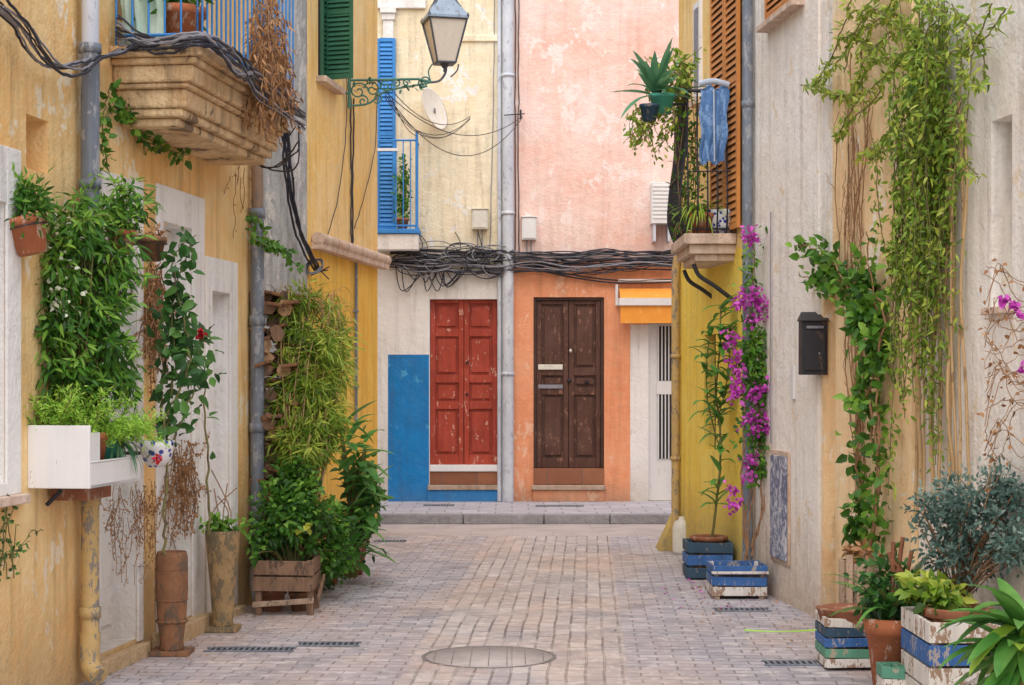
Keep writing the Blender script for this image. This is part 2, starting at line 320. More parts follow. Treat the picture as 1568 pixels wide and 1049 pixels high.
# leaves ----------------------------------------------------------
class LS:
    def __init__(s): s.P=[];s.D=[];s.N=[];s.L=[];s.W=[];s.var=[]
    def add(s,P,D,N,L,W,var):
        s.P.append(P);s.D.append(D);s.N.append(N);s.L.append(L);s.W.append(W);s.var.append(var)
    def cloud(s,c,rad,n,L,W,clumps=14,spread=.3,down=.3,vb=.5,outw=.7):
        c=np.array(c);rad=np.array(rad)
        d=rng.normal(size=(clumps,3)); d/=np.linalg.norm(d,axis=1)[:,None]; d*=(rng.random((clumps,1))**.45)
        cc=c+d*rad; k=rng.integers(0,clumps,n)
        off=rng.normal(size=(n,3)); P=cc[k]+off*rad*spread*rng.uniform(.4,1.2,(clumps,1))[k]
        D=off/np.linalg.norm(off,axis=1)[:,None]*.8+rng.normal(size=(n,3))*.5+(P-c)/rad*outw*.5; D[:,2]-=down
        D/=np.linalg.norm(D,axis=1)[:,None]
        N=rng.normal(size=(n,3))*.6; N[:,2]+=.8; N[:,1]-=.5
        cv=rng.uniform(-.28,.28,clumps)[k]; hv=(off[:,2])*.12
        s.add(P,D,N,L*rng.uniform(.55,1.3,n),W*rng.uniform(.7,1.25,n),np.clip(vb+cv+hv+rng.normal(size=n)*.15,0,1))
        return [Vector(x) for x in cc]
    def along(s,path,per,L,W,spread=.02,vb=.5,down=.2,face=None):
        pts=np.array([list(p) for p in path]); seg=np.linalg.norm(np.diff(pts,axis=0),axis=1); tot=seg.sum(); n=max(2,int(tot*per))
        t=np.sort(rng.random(n))*tot; cs=np.concatenate([[0],np.cumsum(seg)]); i=np.clip(np.searchsorted(cs,t)-1,0,len(seg)-1)
        f=((t-cs[i])/seg[i])[:,None]; P=pts[i]*(1-f)+pts[i+1]*f+rng.normal(size=(n,3))*spread
        T=(pts[i+1]-pts[i])/seg[i][:,None]
        D=rng.normal(size=(n,3))*.8+T*.35; D[:,2]-=down; D/=np.linalg.norm(D,axis=1)[:,None]
        N=rng.normal(size=(n,3))*.5; N[:,2]+=.6; N[:,1]-=.7
        s.add(P,D,N,L*rng.uniform(.6,1.25,n),W*rng.uniform(.7,1.2,n),np.clip(vb+rng.normal(size=n)*.22,0,1))
    def build(s,name,parent,mat,droop=.25):
        P=np.concatenate(s.P);D=np.concatenate(s.D);N=np.concatenate(s.N);L=np.concatenate(s.L);W=np.concatenate(s.W);var=np.concatenate(s.var)
        B=np.cross(D,N); B/=np.linalg.norm(B,axis=1)[:,None]+1e-9; N=np.cross(B,D); n=len(P)
        def mid(t): return P+D*(L*t)[:,None]-N*(L*droop*t*t)[:,None]
        w1=(W*.5)[:,None]; w2=(W*.36)[:,None]
        m1=mid(.33);m2=mid(.7)
        vs=np.stack([P,m1-B*w1+N*w1*.35,m1,m1+B*w1+N*w1*.35,m2-B*w2+N*w2*.35,m2,m2+B*w2+N*w2*.35,mid(1.0)],axis=1).reshape(-1,3)
        base=(np.arange(n)*8)[:,None]
        tr=np.array([[0,1,2],[0,2,3],[4,7,5],[5,7,6]]); qd=np.array([[1,4,5,2],[2,5,6,3]])
        fs=(base[:,:,None]+tr[None]).reshape(-1,3).tolist()+(base[:,:,None]+qd[None]).reshape(-1,4).tolist()
        me=bpy.data.meshes.new(name); me.from_pydata(vs.tolist(),[],fs); me.materials.append(M[mat])
        a=me.attributes.new('var','FLOAT','POINT'); a.data.foreach_set('value',np.repeat(var,8).astype(np.float32))
        me.polygons.foreach_set('use_smooth',[True]*len(fs)); me.update()
        o=bpy.data.objects.new(name,me); scene.collection.objects.link(o); o.parent=parent; return o
def smooth(pts,k=6,jit=0.0):
    pts=[Vector(p) for p in pts]; out=[]; P=[pts[0]]+pts+[pts[-1]]
    for i in range(1,len(P)-2):
        a,b,c,d=P[i-1],P[i],P[i+1],P[i+2]
        for j in range(k):
            t=j/k; out.append(.5*((2*b)+(c-a)*t+(2*a-5*b+4*c-d)*t*t+(3*b-a-3*c+d)*t**3)+Vector((U(-jit,jit),U(-jit,jit),U(-jit,jit))))
    out.append(pts[-1]); return out
def taper(path,r0,r1): n=len(path); return [r0+(r1-r0)*i/(n-1) for i in range(n)]
def pot(mb,c,r,h,mat,rim=True,ft=.68,soil=True):
    pr=[(r*ft*.98,0),(r*ft,0),(r*.95,h*.8)]+([(r*1.06,h*.8),(r*1.08,h*.98),(r*1.02,h),(r*.9,h),(r*.88,h*.88)] if rim else [(r,h),(r*.93,h),(r*.9,h*.88)])
    mb.lathe(c,[(0.001,0)]+pr,mat)
    if soil: mb.lathe(c,[(r*.9,h*.9),(0.001,h*.92)],'soil')
def crate(mb,x0,x1,y0,y1,z0,z1,mats,rows=3,gap=.012,th=.016,soil=True,post='wood2'):
    hh=(z1-z0-gap*(rows-1))/rows
    for i in range(rows):
        a=z0+i*(hh+gap); m=mats[i%len(mats)]; e=U(-.008,.008); t=U(-.009,.009)
        mb.obox((x0+e,y0,a),(x1-x0,U(-.004,0),t),(0,th,0),(0,0,hh),m); mb.box(x0,x1,y1-th,y1,a,a+hh,m)
        mb.box(x0,x0+th,y0+th+.002,y1-th-.002,a,a+hh,m); mb.box(x1-th,x1,y0+th+.002,y1-th-.002,a,a+hh,m)
    for x in (x0+th+.002,x1-th-.034):
        for y in (y0+th+.002,y1-th-.034): mb.box(x,x+.032,y,y+.032,z0+.002,z1-.004,post)
    if soil: mb.box(x0+th+.003,x1-th-.003,y0+th+.003,y1-th-.003,z0+.01,z1-.05,'soil')
# ---------------------------------------------------------------- walls
WL=Wall((-3.67+.134*1.0,1.0),(-3.67+.134*12.93,12.93),-1)
WG=Wall((-2.36,12.6),(-1.93,16.0),-1)
WY=Wall((-1.92,16.0),(-1.505,19.0),-1)
WF=Wall((-9,21.8),(9,21.8),-1)
def rl(y): return 3.495-.111*y
WRY=Wall((rl(16.7),16.7),(rl(14.0),14.0),-1)
WRW=Wall((rl(13.98)-.0,13.98),(rl(12.0),12.0),-1)
WRP=Wall((rl(11.99)+.02,11.99),(rl(10.15)+.02,10.15),-1)
WRN=Wall((rl(10.14)+.06,10.14),(rl(1.0)+.06,1.0),-1)

# --- ground
g=MB(); g.add([(-200,-200,0),(200,-200,0),(200,200,0),(-200,200,0)],[(0,1,2,3)],'ground'); g.build('ground')
g=MB(); g.add([(-4,-3,.004),(4,-3,.004),(2.6,18.3,.004),(-2.6,18.3,.004)],[(0,1,2,3)],'pav'); g.build('alley_paving')
g=MB(); g.add([(-9,18.3,.004),(9,18.3,.004),(9,19.8,.004),(-9,19.8,.004)],[(0,1,2,3)],'road'); g.build('cross_street')
g=MB(); g.box(-9,9,19.93,21.8,0,.125,'side')
x=-9
while x<9:
    w=U(.75,1.05); g.box(x,min(9,x+w-.012),19.8+U(-.006,.006),19.928,.0,.122+U(-.004,.004),'kerb'); x+=w
g.build('pavement',bevel=.012)
def grate(u0,u1,v,zz=.006,wd=.12,nm='drain_grate'):
    d=F*(CH-zz)/(v-H); x0=(u0-CX)/F*d; x1=(u1-CX)/F*d; mb=MB()
    mb.box(x0,x1,d-wd/2,d+wd/2,zz,zz+.003,'dark')
    mb.box(x0-.015,x1+.015,d-wd/2-.02,d-wd/2-.001,zz,zz+.008,'pipe'); mb.box(x0-.015,x1+.015,d+wd/2+.001,d+wd/2+.02,zz,zz+.008,'pipe')
    n=int((x1-x0)/.035)
    for i in range(n): xx=x0+(x1-x0)*(i+.3)/n; mb.box(xx,xx+.014,d-wd/2,d+wd/2,zz+.0035,zz+.008,'pipe')
    mb.build(nm)
for a in ((318,448,995),(458,548,987),(1172,1250,1016),(1096,1176,934),(575,620,829)): grate(*a)
grate(650,694,774,.127,.16); grate(822,892,775,.127,.12)
# round manhole cover with paved infill and thin iron rim
mb=MB(); mc=(-.14,10.35,.0); 
mb.lathe(mc,[(.41,.0045),(.41,.009),(.392,.009),(.392,.006)],'castiron',48)
mb.lathe(mc,[(.384,.006),(.384,.0085),(.001,.0085)],'road',48)
for k in range(7):
    x=-.33+.11*k; h=math.sqrt(max(0,.37**2-x*x)); mb.box(mc[0]+x-.003,mc[0]+x+.003,mc[1]-h,mc[1]+h,.0086,.0098,'castiron')
mb.build('manhole_cover')
root=grp('fallen_leaves'); ls=LS()
def litter(n,x0,x1,y0,y1,L,W):
    P=np.stack([rng.uniform(x0,x1,n),rng.uniform(y0,y1,n),np.full(n,.012)],1); D=rng.normal(size=(n,3)); D[:,2]*=.1; D/=np.linalg.norm(D,axis=1)[:,None]
    N=rng.normal(size=(n,3))*.2; N[:,2]+=1; ls.add(P,D,N,L*rng.uniform(.6,1.3,n),W*rng.uniform(.6,1.3,n),rng.random(n))
litter(90,-1.7,-1.1,11.9,15.5,.04,.02); litter(70,-2.3,-1.8,9.5,12.2,.03,.015); litter(60,1.3,2.0,10.5,14.5,.035,.02); litter(40,-1.4,1.5,9,18,.03,.015)
ls.build('dry_leaves',root,'dry',.1); ls=LS(); litter(50,1.2,1.9,12.4,14.3,.03,.025); ls.build('petals',root,'mag',.1)

# --- ochre house
root=grp('ochre_plaster_house'); mb=MB()
niche=(WL.su(40),WL.su(74),WL.z(57,262),WL.z(57,180),.18,'yel','yel')
hB=(WL.su(150),WL.su(208),.12,2.62,.14,'white2','white2')
hC=(WL.su(247),WL.su(292),.12,WL.z(268,345),.14,'white2','white')
hD=(WL.su(322),WL.su(350),.08,WL.z(336,448),.12,'white2','white')
hA=(WL.su(-60),WL.su(6),WL.z(0,740),WL.z(0,310),.2,'white2','white')
facade(mb,WL,3.5,WL.len,0,5.2,[niche,hA,hB,hC,hD],lambda s,z:'yel')
mb.build('walls',root)
t=MB()
def surround(mb,w,h,s0,s1,zt,zb,mat,off=.018,bot=False):
    mb.wbox(w,s0,h[0],zb,zt,0.0,off,mat); mb.wbox(w,h[1],s1,zb,zt,0.0,off,mat); mb.wbox(w,h[0],h[1],h[3],zt,0.0,off,mat)
    if bot: mb.wbox(w,h[0],h[1],zb,h[2],0,off,mat)
surround(t,WL,hA,WL.su(-90),WL.su(28),2.86,WL.z(0,760),'white2',bot=True)
t.wbox(WL,WL.su(-95),WL.su(31),WL.z(0,775),WL.z(0,760),0,.06,'stone2')
surround(t,WL,hB,WL.su(143),WL.su(216),2.90,.1,'white2')
surround(t,WL,hC,WL.su(237),WL.su(310),2.93,.1,'white2')
surround(t,WL,hD,WL.su(313),WL.su(361),WL.z(336,397),.06,'white2')
t.wbox(WL,WL.su(232),WL.su(308),0,.11,0,.10,'stone'); t.wbox(WL,WL.su(143),WL.su(216),0,.09,0,.06,'stone')
t.wbox(WL,WL.su(313),WL.su(361),0,.055,0,.08,'stone')
t.build('door_surrounds',root,bevel=.006)
d=MB()
for h in (hB,hC,hD):
    wd=(h[1]-h[0])
    d.wbox(WL,h[0]+wd*.08,h[1]-wd*.08,h[2]+.1,h[2]+.95,-h[4],-h[4]+.02,'white2'); d.wbox(WL,h[0]+wd*.08,h[1]-wd*.08,h[2]+1.05,h[3]-.1,-h[4],-h[4]+.02,'white2')
d.build('whitewashed_doors',root,bevel=.006)
# balcony left
root=grp('stone_balcony'); mb=MB()
bd0,bd1=9.90,12.05
sB0=(bd0-1)*1.0089; sB1=(bd1-1)*1.0089
prof=[(3.19,3.24,.36,.16),(3.24,3.29,.40,.11),(3.29,3.40,.43,.09),(3.40,3.43,.46,.05),(3.43,3.53,.49,.03),(3.53,3.57,.52,.0),(3.57,3.64,.56,-.03)]
for z0,z1,o,ins in prof: mb.wbox(WL,sB0+ins,sB1-ins,z0,z1,0.001,o,'stone')
mb.build('slab',root,bevel=.016)
r=MB()
a0,a1=sB0+.02,sB1-.02
corners=[WL.P(a0,0,.03),WL.P(a0,0,.52),WL.P(a1,0,.52),WL.P(a1,0,.03)]
for zz,rr in ((3.70,.010),(4.60,.014)):
    for i in range(3): r.tube([corners[i]+Vector((0,0,zz)),corners[i+1]+Vector((0,0,zz))],rr,'bluep')
for A,B in ((corners[0],corners[1]),(corners[1],corners[2])):
    n=max(3,int((B-A).length/.09))
    for i in range(n+1):
        p=A.lerp(B,i/n); r.tube([p+Vector((0,0,3.64)),p+Vector((0,0,4.6))],.007,'bluep',6)
r.build('railing',root)
c=MB()
pl=[];fs=[];nx,nz=14,8
for i in range(nx+1):
    for j in range(nz+1):
        s_=sB0+.06+.02*math.sin(i*1.7+j); o=.04+.28*i/nx; z=3.66+.75*j/nz
        pl.append(WL.P(s_+.03*math.sin(i*2.1)+.02*math.sin(j*1.3),z-.03*math.sin(i*.5)*j/nz,o))
for i in range(nx):
    for j in range(nz): a=i*(nz+1)+j; fs.append((a,a+1,a+nz+2,a+nz+1))
c.add(pl,fs,'cloth_w',True)
c.build('shade_cloth',root)
def potted(name,base,r,h,mat,parent=None,**k):
    m=MB(); pot(m,base,r,h,mat,**k); o=m.build('pot',None); gg=grp(name); o.parent=gg; return gg
gg=potted('balcony_flowerpot',WL.P(sB0+.25,3.645,.34),.15,.26,'terra')
ls=LS(); ls.cloud(WL.P(sB0+.25,4.05,.32),(.2,.2,.15),350,.09,.03); ls.build('leaves',gg,'lf')
gg=potted('balcony_flowerpot',WL.P(sB0+1.7,3.645,.40),.12,.24,'crateblue')
gg=grp('dried_hanging_plant'); ls=LS(); mb=MB()
for i in range(54):
    s_=U(sB0+1.0,sB0+1.75); b=WL.P(s_,U(3.75,4.3),.54+U(-.03,.07)); path=[b]
    q=b.copy()
    for k in range(6): q=q+Vector((U(-.02,.03),U(-.05,.05),-U(.03,.12))); path.append(q.copy())
    mb.tube(path,.004,'straw',4); ls.along(path,45,.075,.014,.02,.5,.7)
mb.build('stems',gg); ls.build('dry_leaves',gg,'dry')

# grey house
root=grp('grey_render_house'); mb=MB(); facade(mb,WG,-.6,WG.len-.005,0,5.7,[],lambda s,z:'gray'); mb.build('walls',root)
# golden house
root=grp('golden_plaster_house'); mb=MB()
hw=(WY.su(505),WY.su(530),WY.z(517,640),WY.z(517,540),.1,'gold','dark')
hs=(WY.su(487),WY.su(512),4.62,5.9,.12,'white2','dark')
facade(mb,WY,0,WY.len,0,6.3,[hw,hs],lambda s,z:'yel2' if z>3 else 'gold',zb=(3.0,))
mb.build('walls',root)
mb=MB(); mb.wbox(WY,WY.su(476),WY.len+.13,2.93,3.0,0,.11,'stone2')
p0=WY.P(WY.su(476),3.03,.07); p1=WY.P(WY.len+.14,3.03,.07); mb.tube([p0,p1],.062,'stone2',14)
mb.wbox(WY,WY.su(484),WY.su(512)+.05,4.55,4.61,0,.1,'stone2')
mb.build('tiled_ledge',root,bevel=.006)
def shutter(mb,o,ax,hz,nrm,mat,slats,fr=.04,th=.03):
    o=Vector(o);ax=Vector(ax);w=ax.length;a=ax.normalized();n=Vector(nrm).normalized();z=Vector((0,0,1))
    mb.obox(o,a*fr,n*th,z*hz,mat); mb.obox(o+a*(w-fr),a*fr,n*th,z*hz,mat)
    for k in (0,hz/2-fr/2,hz-fr): mb.obox(o+a*(fr+.001)+z*k,a*(w-2*fr-.002),n*th,z*fr*1.2,mat)
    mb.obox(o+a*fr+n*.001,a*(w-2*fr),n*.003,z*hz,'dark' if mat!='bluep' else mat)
    for i in range(slats):
        zz=fr*1.3+(hz-2.6*fr)*i/slats; h=(hz-2.6*fr)/slats
        p=o+a*(fr+.002)+z*(zz+U(-.0015,.0015)); mb.obox(p+n*(th*.95),a*(w-2*fr-.004),-n*th*.7+z*h*.85,z*.006+n*.002,mat)
mb=MB()
q0=V(497,0,16.6); q1=V(541,0,16.5)
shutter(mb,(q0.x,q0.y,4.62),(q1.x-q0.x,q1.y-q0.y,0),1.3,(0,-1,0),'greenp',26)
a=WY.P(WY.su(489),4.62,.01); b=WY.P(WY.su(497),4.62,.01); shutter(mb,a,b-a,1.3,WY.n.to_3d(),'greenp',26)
mb.build('window_shutters',root)
mb=MB(); s_=WY.su(541); mb.tube([WY.P(s_,1.2,.03),WY.P(s_,2.92,.03)],.017,'pipe')
for z in (1.6,2.4): mb.wbox(WY,s_-.03,s_+.03,z,z+.02,0,.055,'pipe')
mb.build('thin_drainpipe',root)

# --- far houses
X=lambda u:(u-CX)/F*21.8
SX=lambda u: X(u)+9
ZF=lambda v: CH-(v-H)/F*21.8
root=grp('cream_house'); mb=MB()
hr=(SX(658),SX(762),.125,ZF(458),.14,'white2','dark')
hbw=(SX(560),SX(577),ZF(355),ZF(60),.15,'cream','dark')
def cm(s,z):
    if z>ZF(412): return 'cream'
    if SX(594)<s<SX(657) and z<ZF(543): return 'blue'
    return 'white2'
facade(mb,WF,0,SX(785),0,7.1,[hr,hbw],cm,sb=(SX(594),SX(657)),zb=(ZF(412),ZF(543)))
mb.build('walls',root)
def door(mb,w,s0,s1,z0,z1,off,mat,rows,frame=None,fr=.035):
    if frame:
        mb.wbox(w,s0,s0+fr,z0,z1,off,off+.09,frame); mb.wbox(w,s1-fr,s1,z0,z1,off,off+.09,frame); mb.wbox(w,s0+fr+.001,s1-fr-.001,z1-fr,z1,off,off+.09,frame)
        s0+=fr+.002;s1-=fr+.002;z1-=fr+.002
    m=(s0+s1)/2
    for a,b in ((s0,m-.003),(m+.003,s1)):
        st=.065
        mb.wbox(w,a,a+st,z0,z1,off,off+.05,mat); mb.wbox(w,b-st,b,z0,z1,off,off+.05,mat)
        hgt=z1-z0
        ys=[0]+[r for r in rows]+[1]
        for k,y in enumerate(ys):
            zc=z0+hgt*y; r0=max(z0,zc-(.09 if k==0 else .05)); r1=min(z1,zc+(.13 if k==0 else .05))
            mb.wbox(w,a+st+.001,b-st-.001,r0,r1,off,off+.048,mat)
        for k in range(len(ys)-1):
            p0=z0+hgt*ys[k]+(.13 if k==0 else .05); p1=z0+hgt*ys[k+1]-.05
            mb.wbox(w,a+st+.001,b-st-.001,p0,p1,off,off+.012,mat)
            mb.wbox(w,a+st+.035,b-st-.035,p0+.035,p1-.035,off+.013,off+.038,mat)
mb=MB(); door(mb,WF,hr[0]+.005,hr[1]-.005,ZF(712),hr[3]-.003,-.135,'red',[.36,.52,.80]); 
for v in (604,555): mb.lathe(WF.P(SX(715),ZF(v),-.06),[(.001,-.02),(.018,-.01),(.018,.01),(.001,.02)],'iron',10)
mb.build('red_door',root,bevel=.004)
mb=MB(); mb.wbox(WF,hr[0],hr[1],ZF(722),ZF(712),-.13,.01,'whitep'); mb.wbox(WF,hr[0],hr[1],ZF(742),ZF(722.5),-.13,-.01,'tile')
mb.wbox(WF,SX(655),SX(765),ZF(750),ZF(742.5),-.13,.05,'stone2'); mb.wbox(WF,SX(655),SX(765),.124,ZF(750.5),-.13,.03,'blue')
mb.build('door_steps',root,bevel=.006)
mb=MB(); a=WF.P(SX(577),ZF(352),.02); shutter(mb,a,(X(606)-X(577),0,0),ZF(60)-ZF(352),(0,-1,0),'bluep',44)
mb.build('blue_shutter',root)
mb=MB()
for i,(w0,v0,v1,o) in enumerate(((24,12,22,.10),(20,22,32,.07),(16,32,60,.05))): mb.wbox(WF,SX(595-w0/2),SX(595+w0/2),ZF(v1),ZF(v0),0,o,'white2')
mb.wbox(WF,SX(575),SX(652),ZF(14),ZF(-20),0,.06,'white2'); mb.wbox(WF,SX(700),SX(768),ZF(64),ZF(54),0,.03,'cream')
mb.build('cornice',root,bevel=.01)
root=grp('blue_balcony'); mb=MB(); mb.wbox(WF,SX(565),SX(645),ZF(362),ZF(355),0,.45,'bluep'); mb.wbox(WF,SX(567),SX(643),ZF(386),ZF(362.5),0,.42,'white2')
mb.build('slab',root,bevel=.008)
mb=MB()
for z in (ZF(222),ZF(350)):
    mb.tube([WF.P(SX(565),z,.42),WF.P(SX(641),z,.42),WF.P(SX(641),z,.02)],.012,'bluep')
for i in range(8):
    s_=SX(567)+i*.09
    if i>3: mb.tube([WF.P(s_,ZF(355),.42),WF.P(s_,ZF(222),.42)],.008 if i<7 else .012,'bluep',6)
mb.tube([WF.P(SX(641),ZF(355),.42),WF.P(SX(641),ZF(210),.42)],.018,'bluep'); mb.wbox(WF,SX(580),SX(614),ZF(238),ZF(234),.40,.44,'whitep')
mb.build('railing',root)
gg=potted('balcony_potted_tree',WF.P(SX(618),ZF(354),.25),.085,.14,'terra'); mb=MB(); ls=LS()
base=WF.P(SX(618),ZF(340),.25)
for i in range(7):
    p=smooth([base,base+Vector((U(-.05,.05),U(-.05,.05),.3)),base+Vector((U(-.12,.12),U(-.1,.1),U(.5,.85)))],5,.006); mb.tube(p,.004,'stem',4); ls.along(p,45,.09,.04,.03)
mb.build('stems',gg); ls.build('leaves',gg,'lf')

root=grp('pink_house'); mb=MB()
hb=(SX(817),SX(925),.125,ZF(455),.13,'coral','dark'); hwd=(SX(993),SX(1036),.125,ZF(495),.12,'white2','white2')
def pm(s,z):
    if z>ZF(400): return 'pink'
    if s>SX(965) and z<ZF(497): return 'white2'
    return 'coral'
facade(mb,WF,SX(785)+.002,18,0,7.1,[hb,hwd],pm,sb=(SX(965),),zb=(ZF(400),ZF(497))); mb.build('walls',root)
mb=MB(); door(mb,WF,hb[0]+.004,hb[1]-.004,ZF(717),hb[3]-.003,-.125,'brown',[.46,.575],frame='brown2')
mb.wbox(WF,SX(824),SX(862),ZF(566),ZF(558),-.07,-.055,'plastic'); mb.wbox(WF,SX(824),SX(862),ZF(595),ZF(589),-.07,-.055,'cablegr')
for u,v in ((899,585),(872,583)): mb.lathe(WF.P(SX(u),ZF(v),-.06),[(.001,-.03),(.028,-.012),(.028,.012),(.001,.03)],'iron',12)
mb.lathe(WF.P(SX(874),ZF(537),-.06),[(.001,-.03),(.022,0),(.001,.03)],'plastic',10)
mb.build('brown_door',root,bevel=.004)
mb=MB(); mb.wbox(WF,hb[0],hb[1],ZF(742),ZF(717.5),-.1,.02,'tile'); mb.wbox(WF,SX(814),SX(927),ZF(750),ZF(742.5),-.1,.07,'stone2'); mb.wbox(WF,SX(816),SX(925),.124,ZF(750.5),-.1,.04,'coral')
mb.build('door_steps',root,bevel=.008)
mb=MB(); s0,s1=hwd[0]+.003,hwd[1]-.003
mb.wbox(WF,s0,s1,.13,ZF(496),-.118,-.09,'plasticw')
for a,b,c,d_ in ((1008,1032,499,583),(1008,1032,602,703)):
    mb.wbox(WF,SX(a),SX(b),ZF(d_),ZF(c),-.089,-.08,'dark')
    for k in range(9):
        if k%2==0: mb.wbox(WF,SX(a+(b-a)*k/9),SX(a+(b-a)*(k+.7)/9),ZF(d_),ZF(c),-.0795,-.065,'plasticw')
mb.wbox(WF,SX(1006),SX(1034),ZF(604),ZF(584),-.089,-.06,'plasticw')
mb.build('white_grille_door',root,bevel=.003)
root=grp('orange_awning'); mb=MB(); mb.wbox(WF,SX(946),SX(1048),ZF(469),ZF(458),.0,.30,'plasticw')
a,b=SX(948),SX(1046); mb.add([WF.P(a,ZF(442),.03),WF.P(b,ZF(442),.03),WF.P(b,ZF(460),.29),WF.P(a,ZF(460),.29)],[(0,1,2,3)],'orangefab')
mb.wbox(WF,a,b,ZF(496),ZF(469.5),.26,.27,'orangefab'); mb.wbox(WF,SX(942),SX(946),ZF(468),ZF(436),0,.06,'plasticw'); mb.tube([WF.P(SX(946),ZF(430),.05),WF.P(SX(1046),ZF(430),.05)],.02,'plasticw')
mb.build('canopy',root)
def ubox(name,u0,u1,v0,v1,mat='plastic',dp=.12):
    mb=MB(); mb.wbox(WF,SX(u0),SX(u1),ZF(v1),ZF(v0),0.002,dp,mat); mb.wbox(WF,SX(u0+2),SX(u1-2),ZF(v1-2),ZF(v0+2),dp+.001,dp+.012,mat)
    mb.wbox(WF,SX(u0-1),SX(u1+1),ZF(v0),ZF(v0-1.5),0.002,dp+.02,mat)
    for k in range(2): u=u0+(u1-u0)*(.35+.3*k); mb.tube([WF.P(SX(u),ZF(v1),.04),WF.P(SX(u),ZF(v1+30),.04),WF.P(SX(u)+.05,ZF(395),.05)],.009,'cablegr',6)
    mb.build(name,bevel=.006)
ubox('electrical_box',723,747,322,352); ubox('electrical_box',799,821,334,368,'plasticw')
mb=MB(); mb.wbox(WF,SX(995),SX(1029),ZF(345),ZF(283),.002,.28,'plasticw'); 
for k in range(9): mb.wbox(WF,SX(997),SX(1027),ZF(290+k*6),ZF(287+k*6),.281,.29,'plasticw')
mb.wbox(WF,SX(998),SX(1002),ZF(372),ZF(345),.002,.25,'pipelt'); mb.wbox(WF,SX(1020),SX(1024),ZF(372),ZF(345),.002,.25,'pipelt')
mb.build('air_conditioner',bevel=.008)
mb=MB(); c0=WF.P(SX(667),ZF(172),.30)
R4=Matrix.Rotation(math.radians(62),4,'Z')@Matrix.Rotation(math.radians(72),4,'X')
mb.lathe(c0,[(.001,-.06),(.1,-.052),(.2,-.03),(.27,-.008),(.285,.006),(.27,.0),(.2,-.02),(.1,-.042),(.001,-.05)],'dish',28,M4=R4)
mb.tube([c0,c0+Vector((0,.2,-.1)),WF.P(SX(664),ZF(190),.0)],.014,'cablegr')
mb.build('satellite_dish')
mb=MB(); mb.tube([WF.P(SX(778),.13,.09),WF.P(SX(778),7.0,.09)],.073,'pipelt',16)
for v in (120,330,575): mb.lathe(WF.P(SX(778),ZF(v),.09),[(.074,0),(.085,.0),(.085,.04),(.074,.04)],'pipelt',16)
mb.tube([WF.P(SX(765),.13,.04),WF.P(SX(765),7.0,.04)],.03,'pipelt',10); mb.build('drainpipe')
mb=MB()
for u in (789,794): mb.tube(smooth([WF.P(SX(u),ZF(v),.02) for v in (-60,60,180,300,395)],5,.008),.007,'cable',5)
mb.tube(smooth([WF.P(SX(u),ZF(v),.02) for u,v in ((757,-10),(756,120),(752,300),(750,390))],5,.006),.006,'cablegr',5)
mb.tube([WF.P(SX(772),ZF(180),.2),WF.P(SX(803),ZF(178),.2)],.008,'iron',5); mb.tube([WF.P(SX(797),ZF(172),.2),WF.P(SX(797),ZF(186),.2)],.014,'iron',5)
mb.build('wall_cables')
mb=MB()
for i in range(24):
    v0=U(385,411); o=U(.04,.18); pts=[]
    for u in np.linspace(598,1037,9): pts.append(WF.P(SX(u),ZF(v0+U(-5,5)+ (10*math.sin((u-598)/439*math.pi) if i%3==0 else 0)),o))
    mb.tube(smooth(pts,5,.004),U(.005,.012),random.choice(['cable','cable','cablegr']),5)
for i in range(28):
    cu,cv=U(625,765),U(385,410); ru,rv=U(10,42),U(6,20); pts=[WF.P(SX(cu+ru*math.cos(t*.7+i)),ZF(cv+rv*math.sin(t*.7+i)),U(.06,.2)) for t in range(12)]
    mb.tube(smooth(pts,4),.007,random.choice(['cable','cablegr','cablegr']),5)
for i in range(12):
    u0=U(598,680); pts=[WF.P(SX(u0),ZF(395),.1),WF.P(SX(u0+U(5,25)),ZF(U(420,450)),.1),WF.P(SX(u0+U(25,60)),ZF(400),.1)]; mb.tube(smooth(pts,7),.007,'cable',5)
for i in range(4):
    u0=U(800,920); mb.tube(smooth([WF.P(SX(u0),ZF(398),.1),WF.P(SX(u0+50),ZF(U(412,424)),.12),WF.P(SX(u0+105),ZF(402),.1)],7),.006,'cable',5)
for o in (0,4): mb.tube(smooth([WF.P(SX(u),ZF(v+o),.06) for u,v in ((792,402),(870,420),(950,430),(1035,428))],6),.011,'cable',6)
for u0 in (640,652,700,735): mb.tube(smooth([WF.P(SX(u0),ZF(395),.08),WF.P(SX(u0+U(-8,8)),ZF(375),.1),WF.P(SX(u0+U(-15,15)),ZF(356),.03)],6),.006,'cable',5)
mb.build('cable_bundle')
mb=MB()
for (a,b,s_) in (((590,140,18),(800,178,21.6),.35),((590,145,18),(720,180,21.6),.35),((600,150,18),(640,208,21.6),.1),((596,150,18),(800,180,21.6),.55),((590,150,18),(690,205,21.6),.2),((640,200,21.6),(720,182,21.6),.12),((600,138,18),(720,178,21.6),.22)):
    A,B=V(*a),V(*b); n=16; mb.tube([A.lerp(B,k/n)-Vector((0,0,s_*4*(k/n)*(1-k/n))) for k in range(n+1)],.005,'cable',5)
mb.build('overhead_cables')

